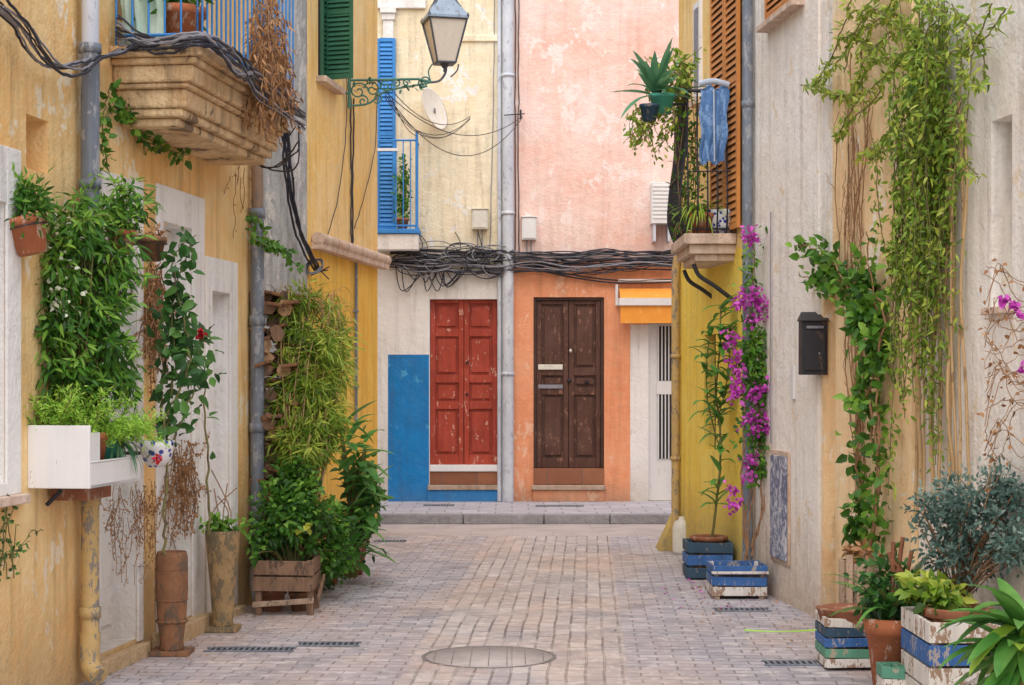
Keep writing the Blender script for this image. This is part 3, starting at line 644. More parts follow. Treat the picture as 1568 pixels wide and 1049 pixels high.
# --- lemon house
root=grp('lemon_house'); mb=MB()
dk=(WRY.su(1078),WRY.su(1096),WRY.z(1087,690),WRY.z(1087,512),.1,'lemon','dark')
facade(mb,WRY,0,WRY.len,0,5.9,[dk],lambda s,z:'lemon' if z<2.8 else 'yel2',zb=(2.8,)); mb.build('walls',root)
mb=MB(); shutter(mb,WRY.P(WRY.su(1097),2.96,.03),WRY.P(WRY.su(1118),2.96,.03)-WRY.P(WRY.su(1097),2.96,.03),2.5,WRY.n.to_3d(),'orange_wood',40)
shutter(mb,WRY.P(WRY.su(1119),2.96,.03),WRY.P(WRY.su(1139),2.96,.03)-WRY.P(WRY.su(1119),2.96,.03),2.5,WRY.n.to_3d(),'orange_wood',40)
a=WRY.su(1066); b=WRY.su(1076)
mb.wbox(WRY,a,b,4.3,5.2,0,.03,'whitep'); mb.wbox(WRY,a+.05,b-.05,4.36,5.14,.031,.035,'cablegr'); mb.wbox(WRY,a-.03,b+.03,4.24,4.3,0,.07,'stone2')
mb.build('balcony_shutters',root)
mb=MB()
mb.add([(1.44,16.69,0),(1.64,16.69,0),(1.64,16.69,.42),(1.44,17.1,0),(1.64,17.1,0),(1.64,17.1,.42)],[(0,1,2),(3,5,4),(0,2,5,3)],'lemon'); mb.build('corner_buttress',root)
mb=MB(); mb.tube([(1.60,16.62,.02),(1.60,16.62,2.75),(1.62,16.6,2.9)],.04,'pipeyel',14)
for z in (.9,1.9): mb.lathe((1.60,16.62,z),[(.041,0),(.05,0),(.05,.04),(.041,.04)],'pipeyel',14)
mb.build('drainpipe')
mb=MB(); mb.lathe((1.645,16.45,.005),[(.001,0),(.085,.0),(.09,.03),(.09,.25),(.07,.31),(.03,.335),(.03,.36),(.001,.36)],'plastic',18); mb.build('plastic_jug')
# right balcony
root=grp('iron_balcony'); mb=MB(); bx0=1.455; y0,y1=14.35,15.55
for z0,z1,i in ((2.70,2.76,.10),(2.76,2.84,.05),(2.84,2.93,0)): mb.box(bx0+i,1.9,y0+i,y1-i,z0,z1,'stone2')
mb.build('slab',root,bevel=.01)
mb=MB(); zt=4.14
def rail(A,B,n,out):
    A=Vector(A);B=Vector(B);o=Vector(out)
    for z,r_ in ((2.97,.009),(3.45,.006),(zt,.013)): mb.tube([A+Vector((0,0,z))+o*(.05 if z==3.45 else 0),B+Vector((0,0,z))+o*(.05 if z==3.45 else 0)],r_,'iron')
    for i in range(n+1):
        p=A.lerp(B,i/n); mb.tube(smooth([p+Vector((0,0,2.93)),p+o*.06+Vector((0,0,3.12)),p+o*.045+Vector((0,0,3.4)),p+Vector((0,0,3.75)),p+Vector((0,0,zt))],3),.008,'iron',6)
rail((bx0+.03,y0+.03,0),(1.9,y0+.03,0),5,(0,-1,0)); rail((bx0+.03,y0+.03,0),(bx0+.03,y1-.03,0),9,(-1,0,0))
mb.build('railing',root)
mb=MB()
for yy in (14.5,15.3):
    mb.tube(smooth([(1.55,yy,2.68),(1.60,yy,2.58),(1.72,yy,2.50),(1.88,yy,2.38)],6),.02,'iron',6)
mb.build('brackets',root)
mb=MB()
vs=[];fs=[];nx,nz=16,18
for i in range(nx+1):
    for j in range(nz+1):
        f=j/nz; x=1.585+(.245-.03*f)*i/nx+.01*math.sin(j*.7); z=4.18-.66*f-.02*math.sin(i*.8); y=y0-.02-.022*math.sin(i*1.3+f)*f-.02*math.sin(f*3)
        if j==0: y=y0+.06
        vs.append((x,y,z))
for i in range(nx):
    for j in range(nz): a=i*(nz+1)+j; fs.append((a,a+1,a+nz+2,a+nz+1))
mb.add(vs,fs,'jeans',True); mb.tube(smooth([(1.58,y0-.02,4.19),(1.70,y0-.03,4.21),(1.83,y0-.02,4.18)],5),.026,'jeansl',8); mb.tube([(1.70,y0-.05,4.14),(1.705,y0-.055,3.53)],.008,'jeansl',6)
mb.build('hanging_jeans')
gg=potted('spider_plant',(1.62,14.5,2.94),.12,.17,'terra'); mb=MB()
for i in range(70): a=U(0,6.28); mb.blade((1.60,14.5,3.1),(math.cos(a),math.sin(a),U(.6,2.2)),U(.22,.40),.018,U(1.5,3),'bladey')
mb.build('leaves',gg)
mb=MB(); mb.lathe((1.80,14.5,2.94),[(.001,0),(.085,0),(.115,.06),(.12,.14),(.125,.2),(.115,.2),(.11,.1)],'tal'); mb.lathe((1.80,14.5,2.94),[(.112,.17),(.001,.18)],'soil'); mb.build('painted_ceramic_pot')
gg=grp('agave_planter'); mb=MB(); ac=V(1003,150,14.4); pot(mb,(ac.x+.06,ac.y,ac.z-.14),.11,.17,'teal'); pot(mb,(ac.x-.06,ac.y-.15,ac.z-.22),.08,.14,'cratedk'); mb.tube([(ac.x+.1,ac.y,ac.z-.05),(1.48,14.42,ac.z-.05)],.01,'iron',6); mb.build('pots',gg)
mb=MB()
for i in range(34): a=U(0,6.28); e=U(-.1,1.8); mb.blade((ac.x,ac.y,ac.z+.02),(math.cos(a),math.sin(a),e),U(.34,.58),.062,U(.2,1.1),'bladeblue')
mb.build('leaves',gg)
mb=MB(); ls=LS()
for i in range(18):
    b=Vector((ac.x+U(-.2,.15),ac.y+U(-.2,.2),ac.z-.1)); p=smooth([b,b+Vector((U(-.1,.05),0,-.1)),b+Vector((U(-.15,.05),0,-U(.2,.45)))],5,.008); mb.tube(p,.003,'straw',4); ls.along(p,60,.055,.026,.02,.55)
for i in range(18):
    b=Vector((ac.x+.12+U(-.1,.12),ac.y+U(-.1,.3),ac.z)); p=smooth([b,b+Vector((U(-.1,.1),0,.15)),b+Vector((U(-.15,.22),0,U(.2,.45)))],5,.008); mb.tube(p,.003,'stem',4); ls.along(p,55,.07,.03,.02,.5)
mb.build('stems',gg); ls.build('trailing_leaves',gg,'lfy')
gg=grp('railing_vine'); mb=MB(); ls=LS()
for i in range(12):
    b=Vector((1.50+U(-.06,.1),14.5+U(-.1,.8),2.95)); p=smooth([b,b+Vector((U(-.05,.08),0,.4)),b+Vector((U(-.05,.1),0,U(.7,1.4)))],5,.015); mb.tube(p,.004,'straw',4); ls.along(p,35,.06,.03,.03,.5)
mb.build('stems',gg); ls.build('leaves',gg,'lf')

# --- right walls
root=grp('white_plaster_house'); mb=MB()
facade(mb,WRW,0,WRW.len,0,5.5,[],lambda s,z:'white'); mb.build('walls',root)
mb=MB(); a,b=WRW.su(1184),WRW.su(1211); mb.wbox(WRW,a,b,WRW.z(1197,862),WRW.z(1197,690),0,.02,'stone2'); mb.wbox(WRW,a+.03,b-.03,WRW.z(1197,855),WRW.z(1197,698),.0205,.035,'mos'); mb.build('meter_door',root,bevel=.004)
mb=MB(); a=WRW.P(WRW.su(1180),WRW.z(1200,22),.02); b=WRW.P(WRW.su(1226),WRW.z(1200,22),.02); shutter(mb,a,b-a,.9,WRW.n.to_3d(),'orange_wood',16); mb.wbox(WRW,WRW.su(1176),WRW.su(1232),WRW.z(1200,32),WRW.z(1200,24),0,.1,'stone2'); mb.build('window_shutter',root)
mb=MB(); mb.tube(smooth([WRW.P(WRW.su(1183),z,.015) for z in (1.2,1.9,2.5,3.0)],4,.004),.005,'cablegr',5); mb.wbox(WRW,WRW.su(1214),WRW.su(1218),1.55,1.8,0,.02,'plasticw'); mb.build('wall_fittings',root)
root=grp('peach_plaster_house'); mb=MB()
hd=(.06,.34,.03,2.28,.18,'peach','yel2')
sw=WRP.su(1275)
facade(mb,WRP,0,WRP.len,0,5.2,[hd],lambda s,z:'white' if (s<sw and z>2.28) else 'peach',sb=(sw,),zb=(2.28,)); mb.build('walls',root)
root=grp('whitewashed_house'); mb=MB()
hn=(WRN.su(1518),WRN.su(1550),WRN.z(1530,470),WRN.z(1530,182),.2,'white','white2')
facade(mb,WRN,0,WRN.len-2.5,0,5.0,[hn],lambda s,z:'white'); mb.build('walls',root)
mb=MB(); mb.wbox(WRN,hn[0]-.03,hn[1]+.03,hn[2]-.04,hn[2],0,.05,'stone2'); mb.wbox(WRN,hn[0]+.03,hn[1]-.03,hn[2]+.03,hn[3]-.03,-.199,-.18,'whitep')
mb.build('window_sill',root,bevel=.006)
mb=MB(); pc=WRW.P(.22,0,.06); mb.tube([(pc.x,pc.y,.25),(pc.x,pc.y,5.4)],.042,'pipe',14)
for z in (1.0,2.4,3.9): mb.lathe((pc.x,pc.y,z),[(.043,0),(.05,0),(.05,.05),(.043,.05)],'pipe',14)
mb.tube([(pc.x,pc.y,.3),(pc.x-.01,pc.y-.02,.1),(pc.x-.1,pc.y-.1,.05)],.046,'pipe',12); mb.build('drainpipe')
# mailbox
root=grp('wall_mailbox'); mb=MB()
c=V(1245,527,12.0); x0,x1=c.x-.095,c.x+.085; z0,z1=V(0,574,12).z,V(0,492,12).z
mb.box(x0,x1,11.9,12.05,z0,z1,'iron'); mb.box(x0+.015,x1-.015,11.888,11.899,z0+.03,z1-.07,'iron'); mb.box(x0+.03,x1-.03,11.885,11.8995,z1-.055,z1-.035,'cablegr')
mb.box(x1+.001,x1+.1,11.95,12.0,z1-.12,z1-.08,'iron')
mb.add([(x0-.012,11.87,z1),(x1+.012,11.87,z1),(x1+.0,12.06,z1+.07),(x0+.02,12.06,z1+.07),(x0-.012,12.06,z1),(x1+.012,12.06,z1)],[(0,1,2,3),(0,3,4),(1,5,2),(0,4,5,1),(4,3,2,5)],'iron')
mb.lathe(((x0+x1)/2+.03,11.885,(z0+z1)/2-.04),[(.001,-.01),(.01,0),(.001,.01)],'cablegr',8)
mb.build('box',root,bevel=.005)

# --- left pipes
mb=MB(); pw=lambda u,o:WL.P(WL.su(u),0,o)
p=pw(380,.07); mb.tube([(p.x,p.y,.12),(p.x,p.y,2.95)],.052,'pipe',16); mb.tube([(p.x,p.y,2.95),(p.x,p.y,3.45)],.044,'pipebr',16)
for z in (.5,1.3,2.1,2.9): mb.lathe((p.x,p.y,z),[(.053,0),(.061,0),(.061,.07),(.053,.07)],'pipe',16)
mb.tube(smooth([(p.x,p.y,.3),(p.x,p.y,.14),(p.x+.03,p.y-.06,.075),(p.x+.08,p.y-.14,.07)],4),.056,'pipelt',14); mb.build('drainpipe')
mb=MB(); p=pw(117,.08); mb.tube([(p.x,p.y,2.55),(p.x,p.y,3.55)],.052,'pipe',16); mb.tube([(p.x,p.y,3.55),(p.x,p.y,5.1)],.048,'pipelt',16)
mb.tube([(p.x,p.y,.1),(p.x,p.y,1.4)],.05,'pipeyel',16); mb.tube([(p.x,p.y,1.4),(p.x,p.y,2.55)],.05,'pipe',16)
for z in (.38,1.0,): mb.lathe((p.x,p.y,z),[(.051,0),(.06,0),(.06,.06),(.051,.06)],'pipeyel',16)
for z in (2.75,3.5,4.1): mb.lathe((p.x,p.y,z),[(.053,0),(.062,0),(.062,.05),(.053,.05)],'pipe',16)
mb.tube(smooth([(p.x,p.y,.3),(p.x,p.y,.12),(p.x+.06,p.y-.05,.06)],4),.056,'pipeyel',14); mb.build('drainpipe')
mb=MB()
for k in range(8):
    sg=U(0,18) if k>4 else 0
    pts=[WL.P(WL.su(u),WL.z(u,v+sg*math.sin(i*.6))+U(-.02,.02),.06+.015*k) for i,(u,v) in enumerate(((-40,5),(0,38),(22,72),(50,98),(85,101),(112,90),(150,85),(175,70)))]; mb.tube(smooth(pts,5,.004),U(.005,.009),random.choice(['cable','cable','cablegr']),6)
for k in range(12):
    mb.tube(smooth([WL.P(sB0-.02,3.60+.02*k,.05),WL.P(sB0-.05,3.63+U(-.05,.04),.3),WL.P(sB0-.05,3.66+U(-.05,.04),.59),WL.P(sB0+.5,3.62+U(-.09,.06),.62),WL.P(sB0+1.0,3.60+U(-.12,.06),.61),WL.P(sB1,3.55+U(-.1,.04),.60)],6,.009),U(.005,.010),random.choice(['cable','cable','cablegr']),6)
for k in range(3): mb.tube(smooth([WL.P(sB1-.1,3.5,.58),WL.P(sB1-.3,3.25+U(-.1,.1),.62),WL.P(sB1+.1,3.2,.3),WL.P(sB1+.3,3.4,.05)],6,.006),.006,'cable',5)
mb.build('wall_cables')
mb=MB()
for k in range(4):
    pts=[]
    for u,v in ((414,160),(424,210),(430,280),(440,340),(458,385),(474,415)):
        q=WG.P(WG.su(u),WG.z(u,v),.05+.02*k); pts.append(q+Vector((U(-.015,.015),0,U(-.01,.01))))
    mb.tube(smooth(pts,5,.008),.011,'cable',6)
for i in range(14):
    q=random.choice(pts); mb.tube([q,q+Vector((U(-.1,.1),-.02,U(-.1,.1)))],.006,'cable',4)
for u in (535,538): mb.tube(smooth([WY.P(WY.su(u)+U(-.03,.03),WY.z(u,v),.02) for v in (150,210,270,330,385)],5,.005),.009,'cable',5)
mb.tube(smooth([WY.P(WY.su(u),WY.z(u,v),.02) for u,v in ((528,120),(527,200),(515,300),(495,370))],5,.004),.005,'cable',5)
mb.tube(smooth([WY.P(WY.su(u),WY.z(u,v),.02) for u,v in ((575,150),(571,230),(552,310),(540,350))],5,.004),.005,'cable',5)
for i in range(10):
    c0=WG.P(WG.su(469),WG.z(469,408),.08); pts=[c0+Vector((.08*math.cos(t+i),U(-.02,.02),.07*math.sin(t*1.1+i))) for t in range(8)]; mb.tube(smooth(pts,4),.006,random.choice(['cable','cablegr']),5)
mb.build('wall_cables')

# --- lantern
root=grp('street_lantern'); LD=17.4; mb=MB()
def PL(u,v): return V(u,v,LD)
def scroll(c,r,t0,turns,sgn=1,rr=.009,n=22):
    pts=[]
    for i in range(n+1):
        f=i/n; a=t0+sgn*turns*2*math.pi*f; q=r*(1-.85*f); pts.append(Vector((c.x+q*math.cos(a),c.y,c.z+q*math.sin(a))))
    mb.tube(pts,rr,'copper',6)
mb.tube([PL(533,123),PL(640,121),PL(662,126)],.013,'copper'); mb.tube([PL(535,118),PL(535,166)],.018,'copper'); mb.tube(smooth([PL(537,162),PL(565,158),PL(590,140),PL(640,130),PL(660,126)],6),.011,'copper')
for u,v,r_,t,s_ in ((549,140,15,0,1),(570,137,13,3,-1),(590,132,9,1,1),(607,128,7,3,-1),(622,127,6,0,1),(556,155,9,2,-1),(648,128,8,2,1),(578,150,8,4,1),(652,124,9,5,-1)): scroll(PL(u,v),r_/F*LD,t,1.4,s_)
for i in range(30): 
    u=U(538,650); mb.blade(PL(u,U(124,140)),(U(-1,1),-.3,U(-1,1)),.06,.035,.3,'copper',4)
mb.tube([PL(535,143),WY.P(WY.su(524),PL(0,143).z,0)],.012,'copper')
mb.build('scroll_bracket',root)
mb=MB(); cc=PL(681,0); cx,cy=cc.x,LD
zb=PL(0,97).z; ztp=PL(0,32).z; zr=PL(0,-5).z; rot=math.radians(45+14); rb,rt=.135,.275
mb.lathe((cx,cy,0),[(rb*.96,zb),(rt*.96,ztp)],'lampglass',4,rot,False)
mb.lathe((cx,cy,0),[(.001,zb-.01),(rb,zb-.01)],'lampmetal',4,rot,False)
for k in range(4):
    a=rot+k*math.pi/2; a2=a+math.pi/2; f=lambda r_,z,a=a:Vector((cx+r_*math.cos(a),cy+r_*math.sin(a),z)); f2=lambda r_,z:Vector((cx+r_*math.cos(a2),cy+r_*math.sin(a2),z))
    mb.tube([f(rb,zb),f(rt,ztp)],.011,'lampmetal',6); mb.tube([f(rb,zb),f2(rb,zb)],.012,'lampmetal',6); mb.tube([f(rt,ztp),f2(rt,ztp)],.015,'lampmetal',6)
    mb.lathe(f(rt*1.02,ztp+.02),[(.001,-.03),(.02,0),(.001,.04)],'lampmetal',8); mb.tube([f(rt,ztp+.01),f(.10,zr)],.011,'lampmetal',6)
mb.lathe((cx,cy,0),[(rt*1.08,ztp),(rt*1.08,ztp+.025),(.11,zr-.02)],'lamproof',4,rot,False)
mb.lathe((cx,cy,0),[(.11,zr-.02),(.11,zr+.06),(.14,zr+.07),(.03,zr+.16),(.001,zr+.2)],'lampmetal',4,rot,False)
mb.lathe((cx,cy,0),[(.001,zb-.10),(.018,zb-.08),(.012,zb-.06),(.03,zb-.04),(.05,zb-.01)],'lampmetal',10)
mb.tube(smooth([PL(655,126),PL(672,124),PL(682,112),PL(683,100)],5),.012,'lampmetal',8)
mb.tube(smooth([PL(660,126),PL(656,110),PL(662,98)],4),.008,'copper',6); mb.tube(smooth([PL(690,118),PL(700,108),PL(702,98)],4),.008,'lampmetal',6)
mb.build('lantern',root)

# ---------------------------------------------------------------- left plants
root=grp('white_planter_box'); mb=MB(); Y0=8.75; sx=(Y0-1)*1.009; z0,z1=1.135,1.46
mb.wbox(WL,sx,sx+.02,z0,z1,0.0,.335,'whitep'); mb.wbox(WL,sx+.021,sx+.72,z0,z0+.02,0,.335,'whitep'); mb.wbox(WL,sx+.021,sx+.74,z0,z0+.13,.315,.335,'whitep'); mb.wbox(WL,sx+.72,sx+.74,z0,z0+.13,0,.314,'whitep')
mb.wbox(WL,sx+.021,sx+.72,z0+.131,z0+.14,.325,.34,'whitep'); mb.wbox(WL,sx+.021,sx+.2,z0+.131,z1-.04,.30,.314,'whitep'); mb.wbox(WL,sx+.022,sx+.719,z0+.021,z0+.09,.0,.31,'soil')
mb.build('box',root,bevel=.004)
mb=MB(); 
for so,oo,m_,rr in ((.33,.22,'terra',.08),(.50,.22,'teal',.075),(.64,.22,'terradk',.06),(.22,.12,'terradk',.1),(.5,.1,'terra',.08)): pot(mb,WL.P(sx+so,z0+.09,oo),rr,.19,m_)
mb.build('pots',root)
mb=MB(); mb.tube([WL.P(sx+.2,z0-.02,.1),WL.P(sx+.2,z0-.1,.02)],.012,'iron'); mb.wbox(WL,sx+.25,sx+.6,z0-.08,z0-.02,.02,.22,'terradk'); mb.build('bracket',root)
ls=LS(); mb=MB(); 
for i in range(60):
    b=WL.P(sx+U(.03,.5),z1-.04,U(.03,.3)); a=U(0,6.28); r_=U(.03,.12); p=smooth([b,b+Vector((r_*math.cos(a),r_*math.sin(a),U(.08,.14))),b+Vector((2.0*r_*math.cos(a),2*r_*math.sin(a),U(.1,.26)))],4); mb.tube(p,.003,'stem',4); ls.along(p,420,.034,.008,.012,.6,-.1)
for i in range(30):
    b=WL.P(sx+U(.3,.7),z1-.10,U(.2,.34)); a=U(0,6.28); p=smooth([b,b+Vector((.06,0,.08)),b+Vector((U(.08,.22),U(-.1,.1),U(-.02,.16)))],4); ls.along(p,380,.03,.007,.012,.65,0)
ls.build('fern_fronds',root,'lfern'); mb.build('fern_stems',root)
mb=MB()
for i in range(34): a=U(0,6.28); b=WL.P(sx+.62,z1-.12,.24); mb.blade(b,(math.cos(a)+.5,math.sin(a),U(.4,1.5)),U(.15,.28),.016,U(2,4),'bladeblue')
mb.build('grassy_leaves',root)
# jasmine bush
root=grp('jasmine_bush'); ls=LS(); mb=MB(); src=WL.P(sx+.35,z1-.1,.12); cs=[]
for (u,v,ru,rv,d,n) in ((120,345,52,48,9.05,520),(92,430,46,80,9.0,700),(165,400,42,75,9.25,700),(150,500,46,70,9.1,740),(85,520,36,55,9.0,420),(180,560,42,42,9.2,320),(192,310,28,30,9.4,190),(110,580,58,30,9.0,300),(60,340,18,30,9.0,80)):
    cs+=ls.cloud(V(u,v,d),(ru/F*d,.16,rv/F*d),n,.080,.020,20,.30,.65,.46)
for c in cs[::2]:
    mid=src.lerp(c,.5)+Vector((U(-.05,.05),U(-.05,.05),.08)); mb.tube(smooth([src,mid,c],4,.005),taper(range(9),.007,.002),'stem',4)
for i in range(34):
    c=random.choice(cs); a=U(-1,1); p=smooth([c,c+Vector((a*.08,-.03,.05)),c+Vector((a*.22,-.05,U(-.14,.12)))],4,.004); mb.tube(p,.002,'stem',4); ls.along(p,90,.07,.018,.01,.85,.3)
ls.build('leaves',root,'lf'); mb.build('stems',root)
ls=LS(); ls.cloud(V(95,400,8.9),(.12,.1,.3),50,.03,.022,12); ls.cloud(V(85,440,8.88),(.08,.06,.1),40,.03,.02,5); ls.build('flowers',root,'whfl')
def twigs(name,wall,u0,u1,v0,v1,n,mat='straw',leaf=None,step=.05,down=1,thick=.003,maxl=10,L=.03,vb=.5,per=30):
    gg=grp(name); mb=MB(); ls=LS()
    for i in range(n):
        u=U(u0,u1); v=v0+(v1-v0)*U(0,.6); q=wall.P(wall.su(u),wall.z(u,v),U(.02,.06)); path=[q]; dirs=U(-.6,.6)
        for k in range(random.randint(4,maxl)):
            dirs+=U(-.6,.6); q=q+wall.t.to_3d()*step*math.sin(dirs)+Vector((0,0,-down*step*math.cos(dirs)))+wall.n.to_3d()*U(-.006,.006); path.append(q.copy())
        mb.tube(path,thick,mat,4,False)
        if leaf: ls.along(path,per,L,L*.6,.01,vb)
    mb.build('twigs',gg)
    if leaf: ls.build('leaves',gg,leaf)
twigs('wall_creeper',WL,160,232,735,880,44,'straw','dry',.045,1,.0020,L=.016,per=50)
twigs('dry_creeper',WL,215,240,395,560,60,'straw','dry',.06,1,.004,L=.025,per=40)
twigs('dry_creeper',WL,245,292,672,800,55,'straw','dry',.05,1,.003,L=.022,per=60)
twigs('wall_creeper',WL,-40,12,850,950,14,'stem','lfd',.04,-1,.003,L=.03)
twigs('dry_creeper',WL,345,388,190,330,12,'straw','dry',.05,1,.003,L=.02,per=15)
root=grp('ivy'); mb=MB(); ls=LS()
for pts in (((150,270),(140,210),(142,170),(150,135)),((150,150),(180,180),(205,215),(240,230),(270,238)),((140,240),(142,180),(175,170)),((165,165),(190,195),(225,225)),((350,330),(365,370),(395,380)),((355,325),(372,345),(385,375),(398,370)),((370,375),(400,380),(430,410))):
    p=smooth([WL.P(WL.su(u),WL.z(u,v),.07 if u<300 else .14) for u,v in pts],6,.006); mb.tube(p,.004,'stem',5); ls.along(p,50,.06,.042,.02,.5)
mb.build('stems',root); ls.build('leaves',root,'lf')
def hang(name,u,v,d,r,h,mat,tilt=0,stuff='lf',n=260,rad=(.16,.12,.12),L=.06):
    gg=grp(name); mb=MB(); c=V(u,v,d); M4=Matrix.Rotation(tilt,4,'Y')
    mb.lathe(c,[(.001,0),(r*.66,0),(r*.95,h*.78),(r*1.08,h*.78),(r*1.1,h),(r*.95,h),(r*.9,h*.86),(.001,h*.88)],mat,22,M4=M4)
    mb.lathe(c,[(r*1.12,h*.7),(r*1.13,h*.74)],'iron',18,M4=M4); wz=c.z+h*.7; sy=(c.y-1)*1.009; mb.tube([c+Vector((-r,0,h*.72)),WL.P(sy,wz,0)],.008,'iron',6); mb.wbox(WL,sy-.03,sy+.03,wz-.05,wz+.05,0,.02,'iron')
    mb.build('pot',gg)
    ls=LS()
    if n: ls.cloud(c+M4@Vector((0,0,h+rad[2]*.7)),rad,n,L,L*.35,12,.35,.1,.6); ls.build('leaves',gg,stuff)
    return gg
hang('hanging_flowerpot',50,388,8.6,.105,.18,'terra',-.25,'lf',520,(.13,.1,.1),.055)
hang('hanging_flowerpot',184,388,9.35,.08,.13,'terra',.1,'lf',200,(.09,.08,.07),.05)
hang('hanging_flowerpot',232,400,9.9,.082,.14,'rust',0,'dry',90,(.06,.06,.04),.04)
g2=grp('painted_hanging_pot'); mb=MB(); c=V(240,715,9.85); mb.lathe(c,[(.001,0),(.05,0),(.085,.05),(.1,.11),(.105,.155),(.095,.155),(.09,.1),(.001,.12)],'tal'); sy=(c.y-1)*1.009; mb.tube([c+Vector((-.08,0,.08)),WL.P(sy,c.z+.08,0)],.01,'iron'); mb.build('pot',g2)
root=grp('climbing_rose'); mb=MB(); ls=LS(); ls2=LS()
for pts in (((250,850),(253,760),(255,660),(268,560),(262,470),(285,390),(300,360)),((240,690),(262,620),(290,560),(280,480),(265,400),(285,370)),((252,700),(275,650),(300,590),(306,510)),((250,700),(248,600),(262,500),(270,430)),((320,820),(318,700),(312,600),(318,570))):
    dd=U(9.8,9.95); p=smooth([V(u,v,dd+ (0 if u<305 else .8)) for u,v in pts],7,.012); mb.tube(p,taper(p,.009,.003),'stem',5)
    ls.along(p[int(len(p)*.3):],(75 if pts[0][0]<300 else 12),.088,.052,.045,.5)
ls.along([V(265,600,9.85),V(275,480,9.85)],45,.09,.055,.07,.4)
mb.build('stems',root); ls.build('leaves',root,'lfd'); ls2.cloud(V(309,509,9.9),(.012,.012,.015),24,.035,.028,3); ls2.cloud(V(243,705,9.7),(.02,.02,.02),16,.03,.025,3); ls2.build('blooms',root,'redfl')
gg=grp('tall_clay_urn'); mb=MB(); c=V(263,1003,F*CH/(1003-H))
mb.box(c.x-.12,c.x+.12,c.y-.1,c.y+.12,.005,.035,'rust')
mb.lathe((c.x,c.y,0),[(.001,.036),(.075,.036),(.07,.08),(.085,.2),(.1,.4),(.098,.6),(.088,.64),(.08,.62),(.001,.58)],'rust')
for z in (.2,.33,.52): mb.lathe((c.x,c.y,z),[(.09,0),(.1,.008),(.104,.014),(.09,.02)],'rust')
mb.build('urn',gg,bevel=.004)
gg=grp('tall_clay_urn'); mb=MB(); c=V(341,967,F*CH/(967-H)); c.z=0
mb.box(c.x-.11,c.x+.11,c.y-.1,c.y+.1,.005,.04,'urn')
mb.lathe((c.x,c.y,0),[(.001,.041),(.075,.041),(.07,.08),(.085,.3),(.105,.5),(.118,.64),(.12,.68),(.105,.68),(.001,.62)],'urn',12)
mb.build('urn',gg,bevel=.004); ls=LS(); ls.cloud((c.x,c.y,.72),(.1,.08,.05),120,.06,.03,8,vb=.7); ls.build('sprouts',gg,'lf')
mb=MB()
for k in range(5): p=smooth([(c.x,c.y,.66),(c.x+U(-.08,.08),c.y,.8),(c.x+U(-.15,.1),c.y+U(-.1,.1),U(.85,1.1))],4); mb.tube(p,.004,'straw',4)
mb.build('twigs',gg)
# log pile
root=grp('log_pile'); mb=MB()
z=.35
while z<2.38:
    for x0 in (-1.93,-1.83,-1.73):
        r_=U(.040,.066); y=12.72+U(-.09,.12)+(0.05 if x0>-1.8 else 0); x=x0+U(-.03,.03); dx=U(-.08,.08)
        n=random.choice([5,6,7]); a0=U(0,6); ring=[(r_*U(.75,1.15)*math.cos(a0+6.283*j/n),r_*U(.75,1.15)*math.sin(a0+6.283*j/n)) for j in range(n)]
        vs=[(x+a,y,z+b) for a,b in ring]+[(x+a+dx,y+.5,z+b+U(-.01,.01)) for a,b in ring]
        mb.add(vs,[(j,(j+1)%n,n+(j+1)%n,n+j) for j in range(n)],'bark'); mb.add([(x+a,y-.001,z+b) for a,b in ring],[tuple(range(n))],'logend' if U(0,1)<.35 else 'wood')
        if U(0,1)<.5: mb.obox((x,y-.08,z+.02),(.11,U(-.03,.03),U(-.04,.04)),(0,.2,0),(0,0,.025),'bark')
    z+=.094
mb.build('logs',root,bevel=.006)
root=grp('wooden_planter'); mb=MB(); crate(mb,-1.86,-1.42,12.15,12.6,.18,.40,['wood','wood'],2,.015,.02,post='wood'); 
for x in (-1.84,-1.47):
    for y in (12.17,12.53): mb.box(x,x+.045,y,y+.045,.004,.178,'wood')
mb.obox((-1.86,12.16,.06),(.44,0,.03),(0,.02,0),(0,0,.04),'wood2'); mb.obox((-1.40,12.2,.1),(0,.35,.12),(.02,0,0),(0,0,.04),'wood'); mb.build('planter',root,bevel=.004)
mb=MB(); pot(mb,(-1.75,12.4,.005),.1,.16,'terradk'); pot(mb,(-1.56,12.42,.005),.07,.14,'rust'); mb.build('pots',root)
root=grp('bamboo_shrub'); ls=LS(); mb=MB(); cs=[]
for (u,v,ru,rv,d,n) in ((458,500,38,52,12.9,1600),(488,570,44,68,12.9,2100),(465,630,42,62,12.8,1800),(505,525,25,55,13.3,800),(460,685,46,42,12.7,1200),(436,610,20,75,12.8,450),(500,640,30,50,12.9,700)):
    cs+=ls.cloud(V(u,v,d),(ru/F*d,.2,rv/F*d),n,.095,.012,28,.22,.6,.46)
src=V(450,900,12.6)
for c in cs[::2]: mb.tube(smooth([src+Vector((U(-.1,.1),U(-.1,.1),0)),src.lerp(c,.6)+Vector((U(-.06,.06),0,.05)),c+Vector((0,0,.1))],4,.01),.005,'cane',4)
ls.build('leaves',root,'lfy'); mb.build('canes',root)
root=grp('leafy_shrub'); ls=LS(); mb=MB(); cs=[]
for (u,v,ru,rv,d,n) in ((425,800,34,48,12.35,1050),(470,780,42,56,12.5,1350),(500,820,34,42,12.8,950),(450,730,36,28,12.6,520),(515,860,24,28,13.2,420),(400,830,16,25,12.3,160)):
    cs+=ls.cloud(V(u,v,d),(ru/F*d,.2,rv/F*d),n,.055,.032,28,.24,.2,.42)
for c in cs[::3]: mb.tube(smooth([V(450,900,12.5),V(450,850,12.5).lerp(c,.5),c],4,.01),.005,'stem',4)
ls.build('leaves',root,'lf'); mb.build('stems',root)
ls=LS(); ls.cloud(V(465,812,12.1),(.02,.02,.02),5,.09,.07,3,vb=.95); ls.build('yellow_leaves',root,'lfy')
